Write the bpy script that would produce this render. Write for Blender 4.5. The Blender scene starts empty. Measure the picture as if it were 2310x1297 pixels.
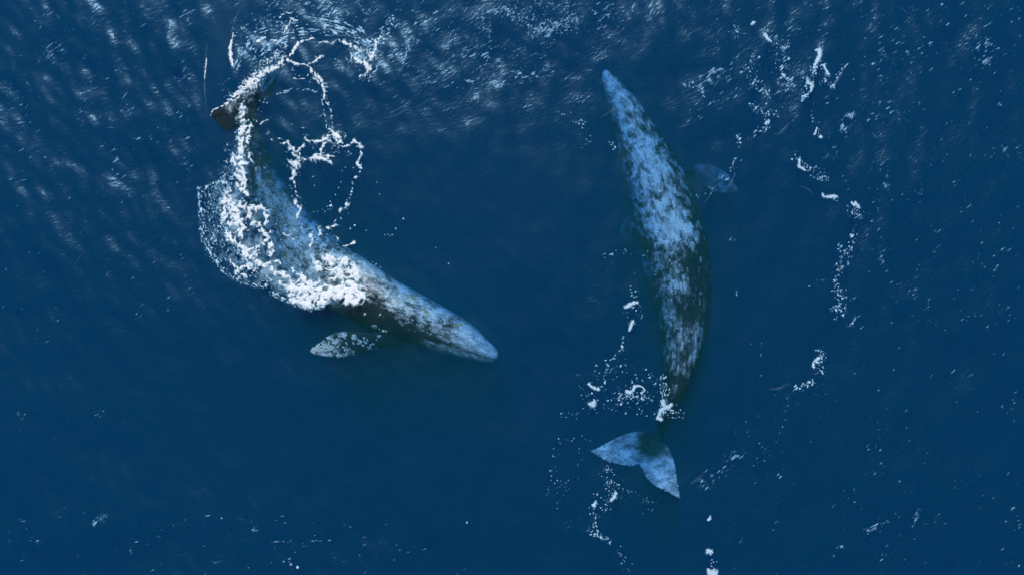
import bpy, math
import numpy as np
from mathutils import Vector
from mathutils.bvhtree import BVHTree

R = math.radians
SC = bpy.context.scene
COL = SC.collection
S = 0.0135            # metres of sea surface per photograph pixel
CAM_H = 30.0          # height of the drone above the sea

# ------------------------------------------------------------------ camera
cam = bpy.data.cameras.new('drone_camera')
cam.sensor_width = 36.0
cam.angle = 2 * math.atan(2310 * S / 2 / CAM_H)
cam.clip_start, cam.clip_end = 0.5, 3000.0
co = bpy.data.objects.new('drone_camera', cam)
co.location = (0, 0, CAM_H)
COL.objects.link(co)
SC.camera = co

# ------------------------------------------------------------------ sky and sun
SUN_EL, SUN_AZ = 52.0, -14.0          # azimuth: degrees from +Y (top of the picture), negative = to the left
w = bpy.data.worlds.new('World')
SC.world = w
w.use_nodes = True
nt = w.node_tree
sky = nt.nodes.new('ShaderNodeTexSky')
sky.sky_type = 'NISHITA'
sky.sun_disc = False
sky.sun_elevation = R(SUN_EL)
sky.sun_rotation = R(SUN_AZ)
bg = nt.nodes['Background']
bg.inputs['Strength'].default_value = 0.10
nt.links.new(sky.outputs[0], bg.inputs['Color'])
sun = bpy.data.lights.new('sun', 'SUN')
sun.energy, sun.angle, sun.color = 3.6, R(0.55), (1.0, 0.98, 0.95)
so = bpy.data.objects.new('sun', sun)
d = Vector((math.sin(R(SUN_AZ)) * math.cos(R(SUN_EL)), math.cos(R(SUN_AZ)) * math.cos(R(SUN_EL)), math.sin(R(SUN_EL))))
so.rotation_euler = d.to_track_quat('Z', 'Y').to_euler()
so.location = d * 60
COL.objects.link(so)

vs = SC.view_settings
vs.view_transform, vs.look, vs.exposure, vs.gamma = 'Standard', 'None', 0.0, 1.0
vs.use_curve_mapping = False
SC.render.engine = 'CYCLES'
cy = SC.cycles
cy.max_bounces = 8
cy.volume_bounces = 3
cy.transparent_max_bounces = 24
cy.use_denoising = True
cy.denoising_input_passes = 'RGB'
cy.sample_clamp_direct = 8.0
cy.sample_clamp_indirect = 3.0
cy.caustics_reflective = False
cy.caustics_refractive = False

# ------------------------------------------------------------------ helpers
rng = np.random.default_rng(7)


def tag(o, label, cat=None, group=None, kind=None):
    o['label'] = label
    if cat: o['category'] = cat
    if group: o['group'] = group
    if kind: o['kind'] = kind
    return o


def mesh_obj(name, verts, faces, mat, parent=None, smooth=True):
    me = bpy.data.meshes.new(name)
    verts = np.asarray(verts, np.float32)
    if isinstance(faces, np.ndarray):
        n, k = faces.shape
        me.vertices.add(len(verts)); me.vertices.foreach_set('co', verts.ravel())
        me.loops.add(n * k); me.loops.foreach_set('vertex_index', faces.astype(np.int32).ravel())
        me.polygons.add(n)
        me.polygons.foreach_set('loop_start', np.arange(0, n * k, k, dtype=np.int32))
        me.polygons.foreach_set('loop_total', np.full(n, k, np.int32))
        me.update(calc_edges=True)
    else:
        me.from_pydata([tuple(v) for v in verts], [], faces)
    if smooth:
        me.polygons.foreach_set('use_smooth', np.ones(len(me.polygons), bool))
    me.materials.append(mat)
    o = bpy.data.objects.new(name, me)
    COL.objects.link(o)
    if parent: o.parent = parent
    return o


def fattr(o, name, vals):
    a = o.data.attributes.new(name, 'FLOAT', 'POINT')
    a.data.foreach_set('value', np.asarray(vals, np.float32).ravel())


def vattr(o, name, vals):
    a = o.data.attributes.new(name, 'FLOAT_VECTOR', 'POINT')
    a.data.foreach_set('vector', np.asarray(vals, np.float32).ravel())


def P(px, py):
    """photograph pixel -> metres on the sea surface"""
    return (np.asarray(px, float) - 1155) * S, (648.5 - np.asarray(py, float)) * S


def _hash(ix, iy, seed):
    h = (ix.astype(np.int64) * 374761393 + iy.astype(np.int64) * 668265263 + seed * 974634777) & 0xFFFFFFFF
    h = ((h ^ (h >> 13)) * 1274126177) & 0xFFFFFFFF
    h = ((h ^ (h >> 16)) * 2246822519) & 0xFFFFFFFF
    return ((h ^ (h >> 15)) & 0xFFFFFF) / float(0x1000000)


def perlin(x, y, seed=0):
    x0, y0 = np.floor(x), np.floor(y)
    fx, fy = x - x0, y - y0
    u, v = fx * fx * fx * (fx * (fx * 6 - 15) + 10), fy * fy * fy * (fy * (fy * 6 - 15) + 10)

    def g(dx, dy):
        a = _hash(x0 + dx, y0 + dy, seed) * 2 * np.pi
        return np.cos(a) * (fx - dx) + np.sin(a) * (fy - dy)
    a, b, c, e = g(0, 0), g(1, 0), g(0, 1), g(1, 1)
    return 1.5 * ((a * (1 - u) + b * u) * (1 - v) + (c * (1 - u) + e * u) * v)


def fbm(x, y, seed=0, octs=4, gain=0.5):
    s, a, t = 0, 1.0, 0
    for k in range(octs):
        s = s + a * perlin(x * 2 ** k + 17.3 * k, y * 2 ** k - 9.1 * k, seed + k)
        t += a; a *= gain
    return s / t


def worley(x, y, seed=0):
    x0, y0 = np.floor(x), np.floor(y)
    f1 = np.full(x.shape, 9.0); f2 = f1.copy()
    for dx in (-1, 0, 1):
        for dy in (-1, 0, 1):
            cx, cyy = x0 + dx, y0 + dy
            dd = np.hypot(cx + _hash(cx, cyy, seed) - x, cyy + _hash(cx, cyy, seed + 51) - y)
            f2 = np.minimum(f2, np.maximum(f1, dd)); f1 = np.minimum(f1, dd)
    return f1, f2


def sstep(a, b, x):
    t = np.clip((x - a) / (b - a), 0, 1)
    return t * t * (3 - 2 * t)


def catmull(pts, n):
    p = np.asarray(pts, float)
    seg = np.hypot(*(np.diff(p[:, :2], axis=0).T)) ** 0.5 + 1e-6
    t = np.r_[0, np.cumsum(seg)]
    m = np.zeros_like(p)
    for i in range(len(p)):
        if 0 < i < len(p) - 1:
            m[i] = (p[i + 1] - p[i - 1]) / (t[i + 1] - t[i - 1])
        elif i == 0:
            m[i] = (p[1] - p[0]) / (t[1] - t[0])
        else:
            m[i] = (p[-1] - p[-2]) / (t[-1] - t[-2])
    q = np.linspace(0, t[-1], n)
    k = np.clip(np.searchsorted(t, q, side='right') - 1, 0, len(p) - 2)
    h = (t[k + 1] - t[k])[:, None]
    u = ((q - t[k]) / h[:, 0])[:, None]
    return ((2 * u**3 - 3 * u**2 + 1) * p[k] + (u**3 - 2 * u**2 + u) * h * m[k]
            + (-2 * u**3 + 3 * u**2) * p[k + 1] + (u**3 - u**2) * h * m[k + 1])


class Nodes:
    def __init__(self, name):
        self.m = bpy.data.materials.new(name)
        self.m.use_nodes = True
        self.t = self.m.node_tree
        self.t.nodes.clear()
        self.out = self.t.nodes.new('ShaderNodeOutputMaterial')

    def n(self, typ, **kw):
        nd = self.t.nodes.new(typ)
        for k, v in kw.items():
            setattr(nd, k, v)
        return nd

    def set(self, sock, v):
        if isinstance(v, bpy.types.NodeSocket):
            self.t.links.new(v, sock)
        else:
            sock.default_value = v

    def math(self, op, a, b=None, c=None, clamp=False):
        nd = self.n('ShaderNodeMath', operation=op, use_clamp=clamp)
        for i, v in enumerate((a, b, c)):
            if v is not None: self.set(nd.inputs[i], v)
        return nd.outputs[0]

    def attr(self, name, vec=False):
        nd = self.n('ShaderNodeAttribute', attribute_name=name)
        return nd.outputs['Vector'] if vec else nd.outputs['Fac']

    def mapping(self, vec, scale=(1, 1, 1), rot=(0, 0, 0), loc=(0, 0, 0), turn=False):
        nd = self.n('ShaderNodeMapping')
        if turn: nd.vector_type = 'TEXTURE'
        self.set(nd.inputs['Vector'], vec)
        nd.inputs['Scale'].default_value = scale
        nd.inputs['Rotation'].default_value = rot
        nd.inputs['Location'].default_value = loc
        return nd.outputs[0]

    def noise(self, vec, scale, detail=3, rough=0.55, dist=0.0, typ=None):
        nd = self.n('ShaderNodeTexNoise')
        if typ: nd.noise_type = typ
        self.set(nd.inputs['Vector'], vec)
        nd.inputs['Scale'].default_value = scale
        nd.inputs['Detail'].default_value = detail
        nd.inputs['Roughness'].default_value = rough
        nd.inputs['Distortion'].default_value = dist
        return nd.outputs['Fac']

    def remap(self, v, a, b, c=0.0, d=1.0, smooth=True):
        nd = self.n('ShaderNodeMapRange')
        nd.interpolation_type = 'SMOOTHSTEP' if smooth else 'LINEAR'
        self.set(nd.inputs['Value'], v)
        for k, x in zip(('From Min', 'From Max', 'To Min', 'To Max'), (a, b, c, d)):
            self.set(nd.inputs[k], x)
        return nd.outputs[0]

    def mix(self, f, a, b):
        nd = self.n('ShaderNodeMix', data_type='RGBA')
        self.set(nd.inputs[0], f)
        for s, v in ((nd.inputs[6], a), (nd.inputs[7], b)):
            self.set(s, (*v, 1) if isinstance(v, tuple) and len(v) == 3 else v)
        return nd.outputs[2]


# ------------------------------------------------------------------ materials
def mat_water():
    N = Nodes('clear_deep_water')
    sc, ab = N.n('ShaderNodeVolumeScatter'), N.n('ShaderNodeVolumeAbsorption')
    s_, a_ = (0.0075, 0.180, 0.120), (1.25, 0.505, 0.104)
    ds, da = max(s_), max(a_)
    sc.inputs['Color'].default_value = (*[v / ds for v in s_], 1)
    sc.inputs['Density'].default_value = ds
    sc.inputs['Anisotropy'].default_value = 0.15
    ab.inputs['Color'].default_value = (*[1 - v / da for v in a_], 1)
    ab.inputs['Density'].default_value = da
    ad = N.n('ShaderNodeAddShader')
    N.set(ad.inputs[0], sc.outputs[0]); N.set(ad.inputs[1], ab.outputs[0])
    N.set(N.out.inputs['Volume'], ad.outputs[0])
    return N.m


def mat_surface():
    N = Nodes('rippled_water_skin')
    pos = N.n('ShaderNodeNewGeometry').outputs['Position']
    chop = N.attr('chop')
    # long crests leaning from lower left to upper right, a finer cross chop, and tiny capillary ripples
    v1 = N.mapping(pos, scale=(3.0, 1.0, 1.0), rot=(0, 0, R(38)), turn=True)
    v2 = N.mapping(pos, scale=(3.6, 1.0, 1.0), rot=(0, 0, R(16)), loc=(3, 7, 0), turn=True)
    v3 = N.mapping(pos, scale=(3.2, 1.0, 1.0), rot=(0, 0, R(58)), loc=(9, 1, 0), turn=True)
    a = N.noise(v1, 7.0, 2, 0.55, 0.5)
    b = N.noise(v2, 12.0, 2, 0.55, 0.5)
    c = N.noise(v3, 18.0, 2, 0.5, 0.4)
    swell = N.noise(pos, 0.9, 2, 0.5, 0.5)
    gust = N.remap(N.noise(pos, 0.55, 4, 0.62, 0.8), 0.30, 0.70, 0.6, 1.08)
    h = N.math('ADD', N.math('MULTIPLY', a, 0.0112), N.math('ADD', N.math('MULTIPLY', b, 0.0084), N.math('MULTIPLY', c, 0.0060)))
    h = N.math('MULTIPLY', h, gust)
    h = N.math('MULTIPLY', N.math('ADD', h, N.math('MULTIPLY', swell, 0.022)), chop)
    bp = N.n('ShaderNodeBump')
    bp.inputs['Strength'].default_value = 1.0
    bp.inputs['Distance'].default_value = 1.0
    N.set(bp.inputs['Height'], h)
    fr = N.n('ShaderNodeFresnel'); fr.inputs['IOR'].default_value = 1.34
    N.set(fr.inputs['Normal'], bp.outputs[0])
    gl = N.n('ShaderNodeBsdfGlossy')
    N.set(gl.inputs['Roughness'], 0.27)
    gl.inputs['Color'].default_value = (0.40, 0.72, 1.0, 1)
    N.set(gl.inputs['Normal'], bp.outputs[0])
    tr = N.n('ShaderNodeBsdfTransparent')
    mx = N.n('ShaderNodeMixShader')
    N.set(mx.inputs[0], fr.outputs[0]); N.set(mx.inputs[1], tr.outputs[0]); N.set(mx.inputs[2], gl.outputs[0])
    N.set(N.out.inputs['Surface'], mx.outputs[0])
    return N.m


def mat_foam(name='white_foam', tone=(0.68, 0.72, 0.75), film=0.78, most=1.0):
    """foam thins to a see-through film of bubbles at its edges"""
    N = Nodes(name)
    pos = N.n('ShaderNodeNewGeometry').outputs['Position']
    th = N.attr('foam')
    cell = N.noise(pos, 22.0, 3, 0.6)
    al = N.remap(N.math('ADD', th, N.math('MULTIPLY', N.math('SUBTRACT', cell, 0.5), 0.22)), 0.0, film, 0.0, most)
    bp = N.n('ShaderNodeBump'); bp.inputs['Strength'].default_value = 0.15; bp.inputs['Distance'].default_value = 0.006
    N.set(bp.inputs['Height'], cell)
    p = N.n('ShaderNodeBsdfPrincipled')
    N.set(p.inputs['Base Color'], N.mix(N.remap(th, 0.1, film), tuple(c * k for c, k in zip(tone, (0.55, 0.90, 1.05))), tone))   # a film of fine bubbles is bluer than a thick head of foam
    p.inputs['Roughness'].default_value = 0.6
    p.inputs['Specular IOR Level'].default_value = 0.2
    N.set(p.inputs['Normal'], bp.outputs[0])
    tr = N.n('ShaderNodeBsdfTransparent')
    mx = N.n('ShaderNodeMixShader')
    N.set(mx.inputs[0], al); N.set(mx.inputs[1], tr.outputs[0]); N.set(mx.inputs[2], p.outputs[0])
    N.set(N.out.inputs['Surface'], mx.outputs[0])
    return N.m


def mat_film(name, tone, alpha):
    N = Nodes(name)
    pos = N.n('ShaderNodeNewGeometry').outputs['Position']
    p = N.n('ShaderNodeBsdfPrincipled')
    N.set(p.inputs['Base Color'], (*tone, 1))
    p.inputs['Roughness'].default_value = 0.6
    p.inputs['Specular IOR Level'].default_value = 0.2
    tr = N.n('ShaderNodeBsdfTransparent')
    mx = N.n('ShaderNodeMixShader')
    N.set(mx.inputs[0], N.remap(N.noise(pos, 5.0, 2), 0.35, 0.65, alpha * 0.6, min(1, alpha * 1.4)))
    N.set(mx.inputs[1], tr.outputs[0]); N.set(mx.inputs[2], p.outputs[0])
    N.set(N.out.inputs['Surface'], mx.outputs[0])
    return N.m


def mat_plain(name, col, rough=0.6, var=0.25, scale=30):
    N = Nodes(name)
    pos = N.n('ShaderNodeNewGeometry').outputs['Position']
    f = N.noise(pos, scale, 3)
    p = N.n('ShaderNodeBsdfPrincipled')
    N.set(p.inputs['Base Color'], N.mix(f, tuple(c * (1 - var) for c in col), tuple(min(1, c * (1 + var)) for c in col)))
    p.inputs['Roughness'].default_value = rough
    N.set(N.out.inputs['Surface'], p.outputs[0])
    return N.m


def mat_skin():
    """dark slate skin with pale scars; 'pale' says how far the scarring has gone, 'st' runs along and across the body in metres"""
    N = Nodes('mottled_whale_skin')
    st = N.attr('st', True)
    pale, streak = N.attr('pale'), N.attr('streak')
    big = N.noise(N.mapping(st, (0.75, 1.15, 1)), 1.5, 3, 0.55, 0.5)
    blot = N.noise(N.mapping(st, (0.9, 1.25, 1), loc=(4, 2, 0)), 4.6, 3, 0.5, 0.6)
    lines = N.noise(N.mapping(st, (0.5, 1.9, 1), loc=(1, 8, 0)), 4.4, 3, 0.55, 0.6)
    fine = N.noise(N.mapping(st, (0.7, 1.3, 1), loc=(5, 3, 0)), 15.0, 3, 0.6, 0.3)
    lb = N.math('ADD', N.math('MULTIPLY', blot, N.math('SUBTRACT', 1.0, streak)), N.math('MULTIPLY', lines, streak))
    v = N.math('ADD', N.math('MULTIPLY', big, 1.9), N.math('MULTIPLY', lb, 2.7))
    v = N.math('SUBTRACT', N.math('ADD', v, N.math('MULTIPLY', fine, 0.8)), 2.7)
    v = N.math('ADD', N.math('MULTIPLY', v, N.math('SUBTRACT', 1.0, N.attr('plain'))), pale)
    f = N.remap(v, 0.02, 1.05)
    # round barnacle scars
    vo = N.n('ShaderNodeTexVoronoi'); vo.inputs['Scale'].default_value = 3.6
    N.set(vo.inputs['Vector'], N.mapping(st, (0.8, 1.1, 1)))
    rs = N.n('ShaderNodeTexWhiteNoise', noise_dimensions='3D')
    N.set(rs.inputs['Vector'], vo.outputs['Position'])
    rad = N.math('MULTIPLY', N.math('POWER', rs.outputs['Value'], 4.0), 0.30)
    spot = N.remap(N.math('SUBTRACT', rad, vo.outputs['Distance']), -0.02, 0.05)
    f = N.math('MAXIMUM', f, N.math('MULTIPLY', spot, 0.62), clamp=True)
    dark = N.mix(fine, (0.006, 0.010, 0.014), (0.024, 0.032, 0.040))
    light = N.mix(N.remap(N.math('ADD', blot, N.math('MULTIPLY', N.math('SUBTRACT', fine, 0.5), 0.9)), 0.25, 0.75), (0.30, 0.33, 0.38), (0.78, 0.80, 0.84))
    p = N.n('ShaderNodeBsdfPrincipled')
    N.set(p.inputs['Base Color'], N.mix(f, dark, light))
    p.inputs['Roughness'].default_value = 0.42
    p.inputs['Specular IOR Level'].default_value = 0.10
    bp = N.n('ShaderNodeBump'); bp.inputs['Strength'].default_value = 0.6; bp.inputs['Distance'].default_value = 0.03
    N.set(bp.inputs['Height'], N.math('ADD', blot, fine))
    N.set(p.inputs['Normal'], bp.outputs[0])
    N.set(N.out.inputs['Surface'], p.outputs[0])
    return N.m


M_WATER, M_SURF, M_FOAM, M_SKIN = mat_water(), mat_surface(), mat_foam(), mat_skin()
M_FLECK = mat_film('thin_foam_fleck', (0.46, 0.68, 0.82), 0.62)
M_GLINT = mat_film('painted_ripple_glint', (0.40, 0.64, 0.84), 0.16)  # pale colour stands in for light glancing off ripples
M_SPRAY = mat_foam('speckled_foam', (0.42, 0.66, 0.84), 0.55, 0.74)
M_GLINT_DASH = mat_foam('painted_glint_dash', (0.36, 0.62, 0.86), 0.60, 0.48)  # pale colour stands in for sun glints on wavelets
M_THIN = mat_foam('thin_drifting_foam', (0.48, 0.63, 0.76), 0.65, 0.85)
M_BUBBLE = mat_plain('bubble_white', (0.78, 0.82, 0.84), 0.4, 0.05)
M_BARN = mat_plain('barnacle_shell', (0.62, 0.63, 0.62), 0.7, 0.25)
M_LICE = mat_plain('whale_lice_orange', (0.58, 0.46, 0.14), 0.6, 0.3)
M_BED = mat_plain('dark_sea_bed', (0.012, 0.014, 0.016), 0.9, 0.3, 0.4)

# ------------------------------------------------------------------ the sea
def box(name, x, y, z0, z1, mat):
    v = [(sx * x, sy * y, z) for z in (z0, z1) for sx, sy in ((-1, -1), (1, -1), (1, 1), (-1, 1))]
    f = [(0, 3, 2, 1), (4, 5, 6, 7), (0, 1, 5, 4), (1, 2, 6, 5), (2, 3, 7, 6), (3, 0, 4, 7)]
    return mesh_obj(name, v, f, mat, smooth=False)


tag(box('sea', 900, 900, -45, -0.02, M_WATER), 'clear deep blue sea water around and under both whales', 'sea', kind='structure')
tag(box('sea_floor', 905, 905, -48, -45.2, M_BED), 'dark sea bed far below the whales', 'sea floor', kind='structure')

# where the wind ruffles the water (photograph px: centre, radii, amount) and where it lies slick
RUFFLE = [(120, 60, 420, 260, 0.5), (330, 330, 260, 200, 0.3), (60, 420, 260, 260, 0.35), (760, 60, 220, 120, 0.0),
          (1160, 50, 330, 90, 0.1), (960, 190, 220, 130, 0.25), (1270, 190, 130, 80, 0.2), (1800, 150, 260, 170, 0.35),
          (2080, 80, 330, 160, 0.3), (2050, 480, 240, 420, 0.3), (2180, 1000, 260, 420, 0.3), (300, 1180, 300, 140, 0.34),
          (700, 1240, 400, 90, 0.34), (1330, 1270, 200, 80, 0.3), (1620, 1080, 150, 160, 0.28), (250, 720, 260, 200, 0.32),
          (1560, 60, 160, 90, 0.1)]
SLICK = [(548, 10, 26, 50, 1.0), (512, 70, 26, 60, 1.0), (492, 140, 28, 60, 1.0), (487, 220, 26, 70, 1.0), (492, 310, 26, 70, 0.8), (1050, 480, 330, 200, 0.5), (820, 930, 620, 170, 0.4), (1760, 720, 140, 330, 0.4)]


def chop_at(px, py):
    c = np.full(np.shape(px), 0.80)
    for x, y, rx, ry, a in RUFFLE:
        c = c + a * np.exp(-(((px - x) / rx) ** 2 + ((py - y) / ry) ** 2))
    for x, y, rx, ry, a in SLICK:
        c = c * (1 - a * np.exp(-(((px - x) / rx) ** 2 + ((py - y) / ry) ** 2) ** 1.5))
    return np.clip(c, 0, 1.25)


def sea_z(x, y):
    """height of the sea surface in metres"""
    px, py = x / S + 1155, 648.5 - y / S
    c = chop_at(px, py)
    t = x * math.cos(R(-58)) - y * math.sin(R(-58))
    z = 0.035 * np.sin(t * 0.9 + 1.5 * perlin(x * 0.12, y * 0.12, 3)) + 0.03 * perlin(x * 0.5, y * 0.5, 5)
    z = z + c * (0.05 * perlin(x * 1.1, y * 0.7, 8) + 0.025 * perlin(x * 2.4 + y, y * 1.6 - x * 0.4, 9))
    fade = np.exp(-np.maximum(0, np.hypot(x, y) - 30) / 40)
    return 0.07 + z * (0.3 + 0.7 * fade)


def axis(half, step, far):
    a = list(np.arange(0, half + step, step)); s = step
    while a[-1] < far:
        s *= 1.25; a.append(a[-1] + s)
    a = np.array(a)
    return np.r_[-a[:0:-1], a]

# ------------------------------------------------------------------ the whales
def under(px, py, z):
    """photograph pixel seen at depth z -> metres, allowing for the height of the drone"""
    x, y = P(px, py)
    k = (CAM_H - np.asarray(z, float)) / CAM_H
    return x * k, y * k


def ring_faces(n, m):
    i, j = np.meshgrid(np.arange(n - 1), np.arange(m), indexing='ij')
    a, b = i * m + j, i * m + (j + 1) % m
    q = np.stack([a, b, b + m, a + m], -1).reshape(-1, 4)
    return [tuple(r) for r in q] + [tuple(range(m - 1, -1, -1)), tuple(range((n - 1) * m, n * m))]


def body_loft(st, n=150, m=40, flat=0.0, mouth=None, roll=0.0):
    """st: px, py, half width px, z of the back, half height m"""
    q = catmull(st, n)
    z = q[:, 3] - q[:, 4]
    x, y = under(q[:, 0], q[:, 1], z)
    hw = np.maximum(q[:, 2], 1.0) * S * (CAM_H - z) / CAM_H
    hh = np.maximum(q[:, 4], 0.03)
    c = np.stack([x, y, z], 1)
    tx, ty = np.gradient(x), np.gradient(y)
    L = np.hypot(tx, ty) + 1e-9
    side = np.stack([ty / L, -tx / L, 0 * tx], 1)            # to the whale's own right when tx,ty runs head -> tail reversed
    s = np.r_[0, np.cumsum(np.hypot(np.diff(x), np.diff(y)))]
    ph = np.linspace(0, 2 * np.pi, m, endpoint=False)
    v = []
    for i in range(n):
        u = s[i] / s[-1]
        ca, sa = np.cos(ph), np.sin(ph)
        e = 0.86 if u > 0.25 else 0.80
        lat = np.sign(ca) * np.abs(ca) ** e
        ver = np.sign(sa) * np.abs(sa) ** (1.0 if u > 0.2 else 1.12)
        # knuckles along the ridge of the tail stock
        kn = 0.05 * max(0, math.sin((u - 0.63) / 0.28 * math.pi)) * (0.5 + 0.5 * math.sin(s[i] * 9.0)) if 0.63 < u < 0.91 else 0
        top = np.exp(-((ph - np.pi / 2) / 0.22) ** 2)
        r = 1 + 0 * ph
        if mouth:                                            # crease of the mouth on both sides
            for sg in (0.20, np.pi - 0.20):
                if 0.015 < u < 0.19:
                    r = r - 0.07 * np.exp(-((ph - sg - (u - 0.1) * (1.2 if sg < 1 else -1.2)) / 0.10) ** 2)
            if 0.02 < u < 0.2:                               # ridge along the middle of the rostrum
                r = r + 0.05 * np.exp(-((ph - np.pi / 2) / 0.28) ** 2)
        if 0.165 < u < 0.195:                                # two blowholes
            for sg in (-0.16, 0.16):
                r = r - 0.10 * np.exp(-((ph - np.pi / 2 - sg) / 0.07) ** 2)
        if 0.20 < u < 0.225:
            r = r - 0.03 * (np.sin(ph) > 0)
        p = c[i] + side[i] * (lat * hw[i] * r)[:, None] + np.array([0, 0, 1.0]) * (ver * hh[i] * r + kn * top)[:, None]
        v.append(p)
    return np.concatenate(v), ring_faces(n, m), dict(c=c, s=s, side=side, hw=hw, hh=hh)


def paddle(lead, trail, zl, zt, th, n=26, m=16):
    """a fin between its leading and trailing edge (px), root first; zl / zt heights along both edges, th thickness"""
    a, b = catmull(lead, n), catmull(trail, n)
    zl, zt = np.interp(np.linspace(0, 1, n), np.linspace(0, 1, len(zl)), zl), np.interp(np.linspace(0, 1, n), np.linspace(0, 1, len(zt)), zt)
    th = np.interp(np.linspace(0, 1, n), np.linspace(0, 1, len(th)), th)
    ax, ay = under(a[:, 0], a[:, 1], zl); bx, by = under(b[:, 0], b[:, 1], zt)
    A, B = np.stack([ax, ay, zl], 1), np.stack([bx, by, zt], 1)
    ph = np.linspace(0, 2 * np.pi, m, endpoint=False)
    u = 0.5 - 0.5 * np.cos(ph)
    prof = np.sign(np.sin(ph)) * np.abs(np.sin(ph)) ** 0.8 * (1.15 - 0.5 * u)
    v = [A[i] * (1 - u)[:, None] + B[i] * u[:, None] + np.array([0, 0, 1.0]) * (prof * th[i] * 0.5)[:, None] for i in range(n)]
    return np.concatenate(v), ring_faces(n, m)


def fuse(name, pieces, voxel, mat, parent):
    """grow body, flippers and flukes together into one continuous skin"""
    vs_, fs_, o = [], [], 0
    for v, f in pieces:
        vs_.append(v); fs_ += [tuple(i + o for i in q) for q in f]; o += len(v)
    t = mesh_obj('raw', np.concatenate(vs_), fs_, mat)
    t.modifiers.new('r', 'REMESH').voxel_size = voxel
    t.modifiers['r'].mode = 'VOXEL'
    sm = t.modifiers.new('s', 'SMOOTH'); sm.factor, sm.iterations = 0.5, 4
    dg = bpy.context.evaluated_depsgraph_get()
    me = bpy.data.meshes.new_from_object(t.evaluated_get(dg))
    old = t.data
    bpy.data.objects.remove(t); bpy.data.meshes.remove(old)
    me.name = name
    me.polygons.foreach_set('use_smooth', np.ones(len(me.polygons), bool))
    if not me.materials: me.materials.append(mat)
    ob = bpy.data.objects.new(name, me)
    COL.objects.link(ob); ob.parent = parent
    return ob


def verts_of(o):
    a = np.empty(len(o.data.vertices) * 3, np.float32)
    o.data.vertices.foreach_get('co', a)
    return a.reshape(-1, 3).astype(float)


def body_coords(v, sp):
    """distance along the whale and signed distance across it, for every vertex"""
    c = sp['c']
    idx = np.empty(len(v), int)
    for k in range(0, len(v), 20000):
        dd = (v[k:k + 20000, None, 0] - c[None, :, 0]) ** 2 + (v[k:k + 20000, None, 1] - c[None, :, 1]) ** 2
        idx[k:k + 20000] = dd.argmin(1)
    t = ((v - c[idx]) * sp['side'][idx]).sum(1)
    return sp['s'][idx], t, t / sp['hw'][idx], sp['s'][idx] / sp['s'][-1]


def to_px(v):
    k = CAM_H / (CAM_H - v[:, 2])
    return v[:, 0] * k / S + 1155, 648.5 - v[:, 1] * k / S


def blobs(px, py, lst):
    m = np.zeros(len(px))
    for x, y, r, a in lst:
        m = m + a * np.exp(-((px - x) ** 2 + (py - y) ** 2) / r ** 2)
    return m


def drop(bvh, px, py):
    """the point of a whale's skin under a photograph pixel, or None"""
    o = Vector((0, 0, CAM_H)); x, y = P(px, py)
    hit = bvh.ray_cast(o, (Vector((x, y, 0)) - o).normalized())
    return (np.array(hit[0]), np.array(hit[1])) if hit[0] else None


def crust(name, bvh, spots, mat, parent, size, label=None):
    """little truncated cones sitting on the skin; spots: px, py, rx, ry, angle, count"""
    V, F, o = [], [], 0
    ph = np.arange(6) / 6 * 2 * np.pi
    for x, y, rx, ry, an, cnt in spots:
        for _ in range(cnt):
            r, th = math.sqrt(rng.random()), rng.random() * 6.283
            u, v = rx * r * math.cos(th), ry * r * math.sin(th)
            h = drop(bvh, x + u * math.cos(R(an)) - v * math.sin(R(an)), y + u * math.sin(R(an)) + v * math.cos(R(an)))
            if h is None: continue
            p, nn = h
            a = np.cross(nn, [0.3, 0.5, 0.8]); a /= np.linalg.norm(a); b = np.cross(nn, a)
            rad = size * rng.uniform(0.6, 1.5); hgt = rad * rng.uniform(0.5, 0.9)
            ring = [p - nn * 0.01 + rad * (a * math.cos(t) + b * math.sin(t)) for t in ph]
            top = [p + nn * hgt + rad * 0.5 * (a * math.cos(t) + b * math.sin(t)) for t in ph]
            V += ring + top + [p + nn * hgt * 0.7]
            F += [(o + i, o + (i + 1) % 6, o + 6 + (i + 1) % 6, o + 6 + i) for i in range(6)]
            F += [(o + 6 + i, o + 6 + (i + 1) % 6, o + 12) for i in range(6)]
            o += 13
    ob = mesh_obj(name, V, F, mat, parent)
    ob['kind'] = 'stuff'
    if label: ob['label'] = label
    return ob


def empty(name, x, y, z):
    e = bpy.data.objects.new(name, None)
    e.location = (0, 0, 0)
    COL.objects.link(e)
    return e


# --- the whale on the left, curling through its own white water
ST1 = [(1124, 808, 2, -0.86, 0.05), (1119, 806, 13, -0.78, 0.14), (1106, 800, 21, -0.70, 0.24), (1086, 790, 28, -0.61, 0.34),
       (1050, 771, 40, -0.52, 0.47), (1006, 751, 49, -0.44, 0.58), (962, 732, 54, -0.38, 0.68), (915, 712, 60, -0.32, 0.76),
       (862, 688, 64, -0.2, 0.82), (806, 656, 69, -0.04, 0.88), (750, 618, 70, -0.20, 0.90), (697, 572, 67, -0.48, 0.87),
       (652, 522, 60, -0.66, 0.78), (617, 466, 51, -0.74, 0.68), (590, 404, 41, -0.80, 0.57), (571, 345, 31, -0.85, 0.47),
       (562, 292, 23, -0.85, 0.38), (561, 250, 17, -0.7, 0.28), (566, 222, 14, -0.5, 0.18), (574, 200, 10, -0.44, 0.08)]
g1 = empty('gray_whale', 0, 0, 0)
bv, bf, sp1 = body_loft(ST1, mouth=True)
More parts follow.
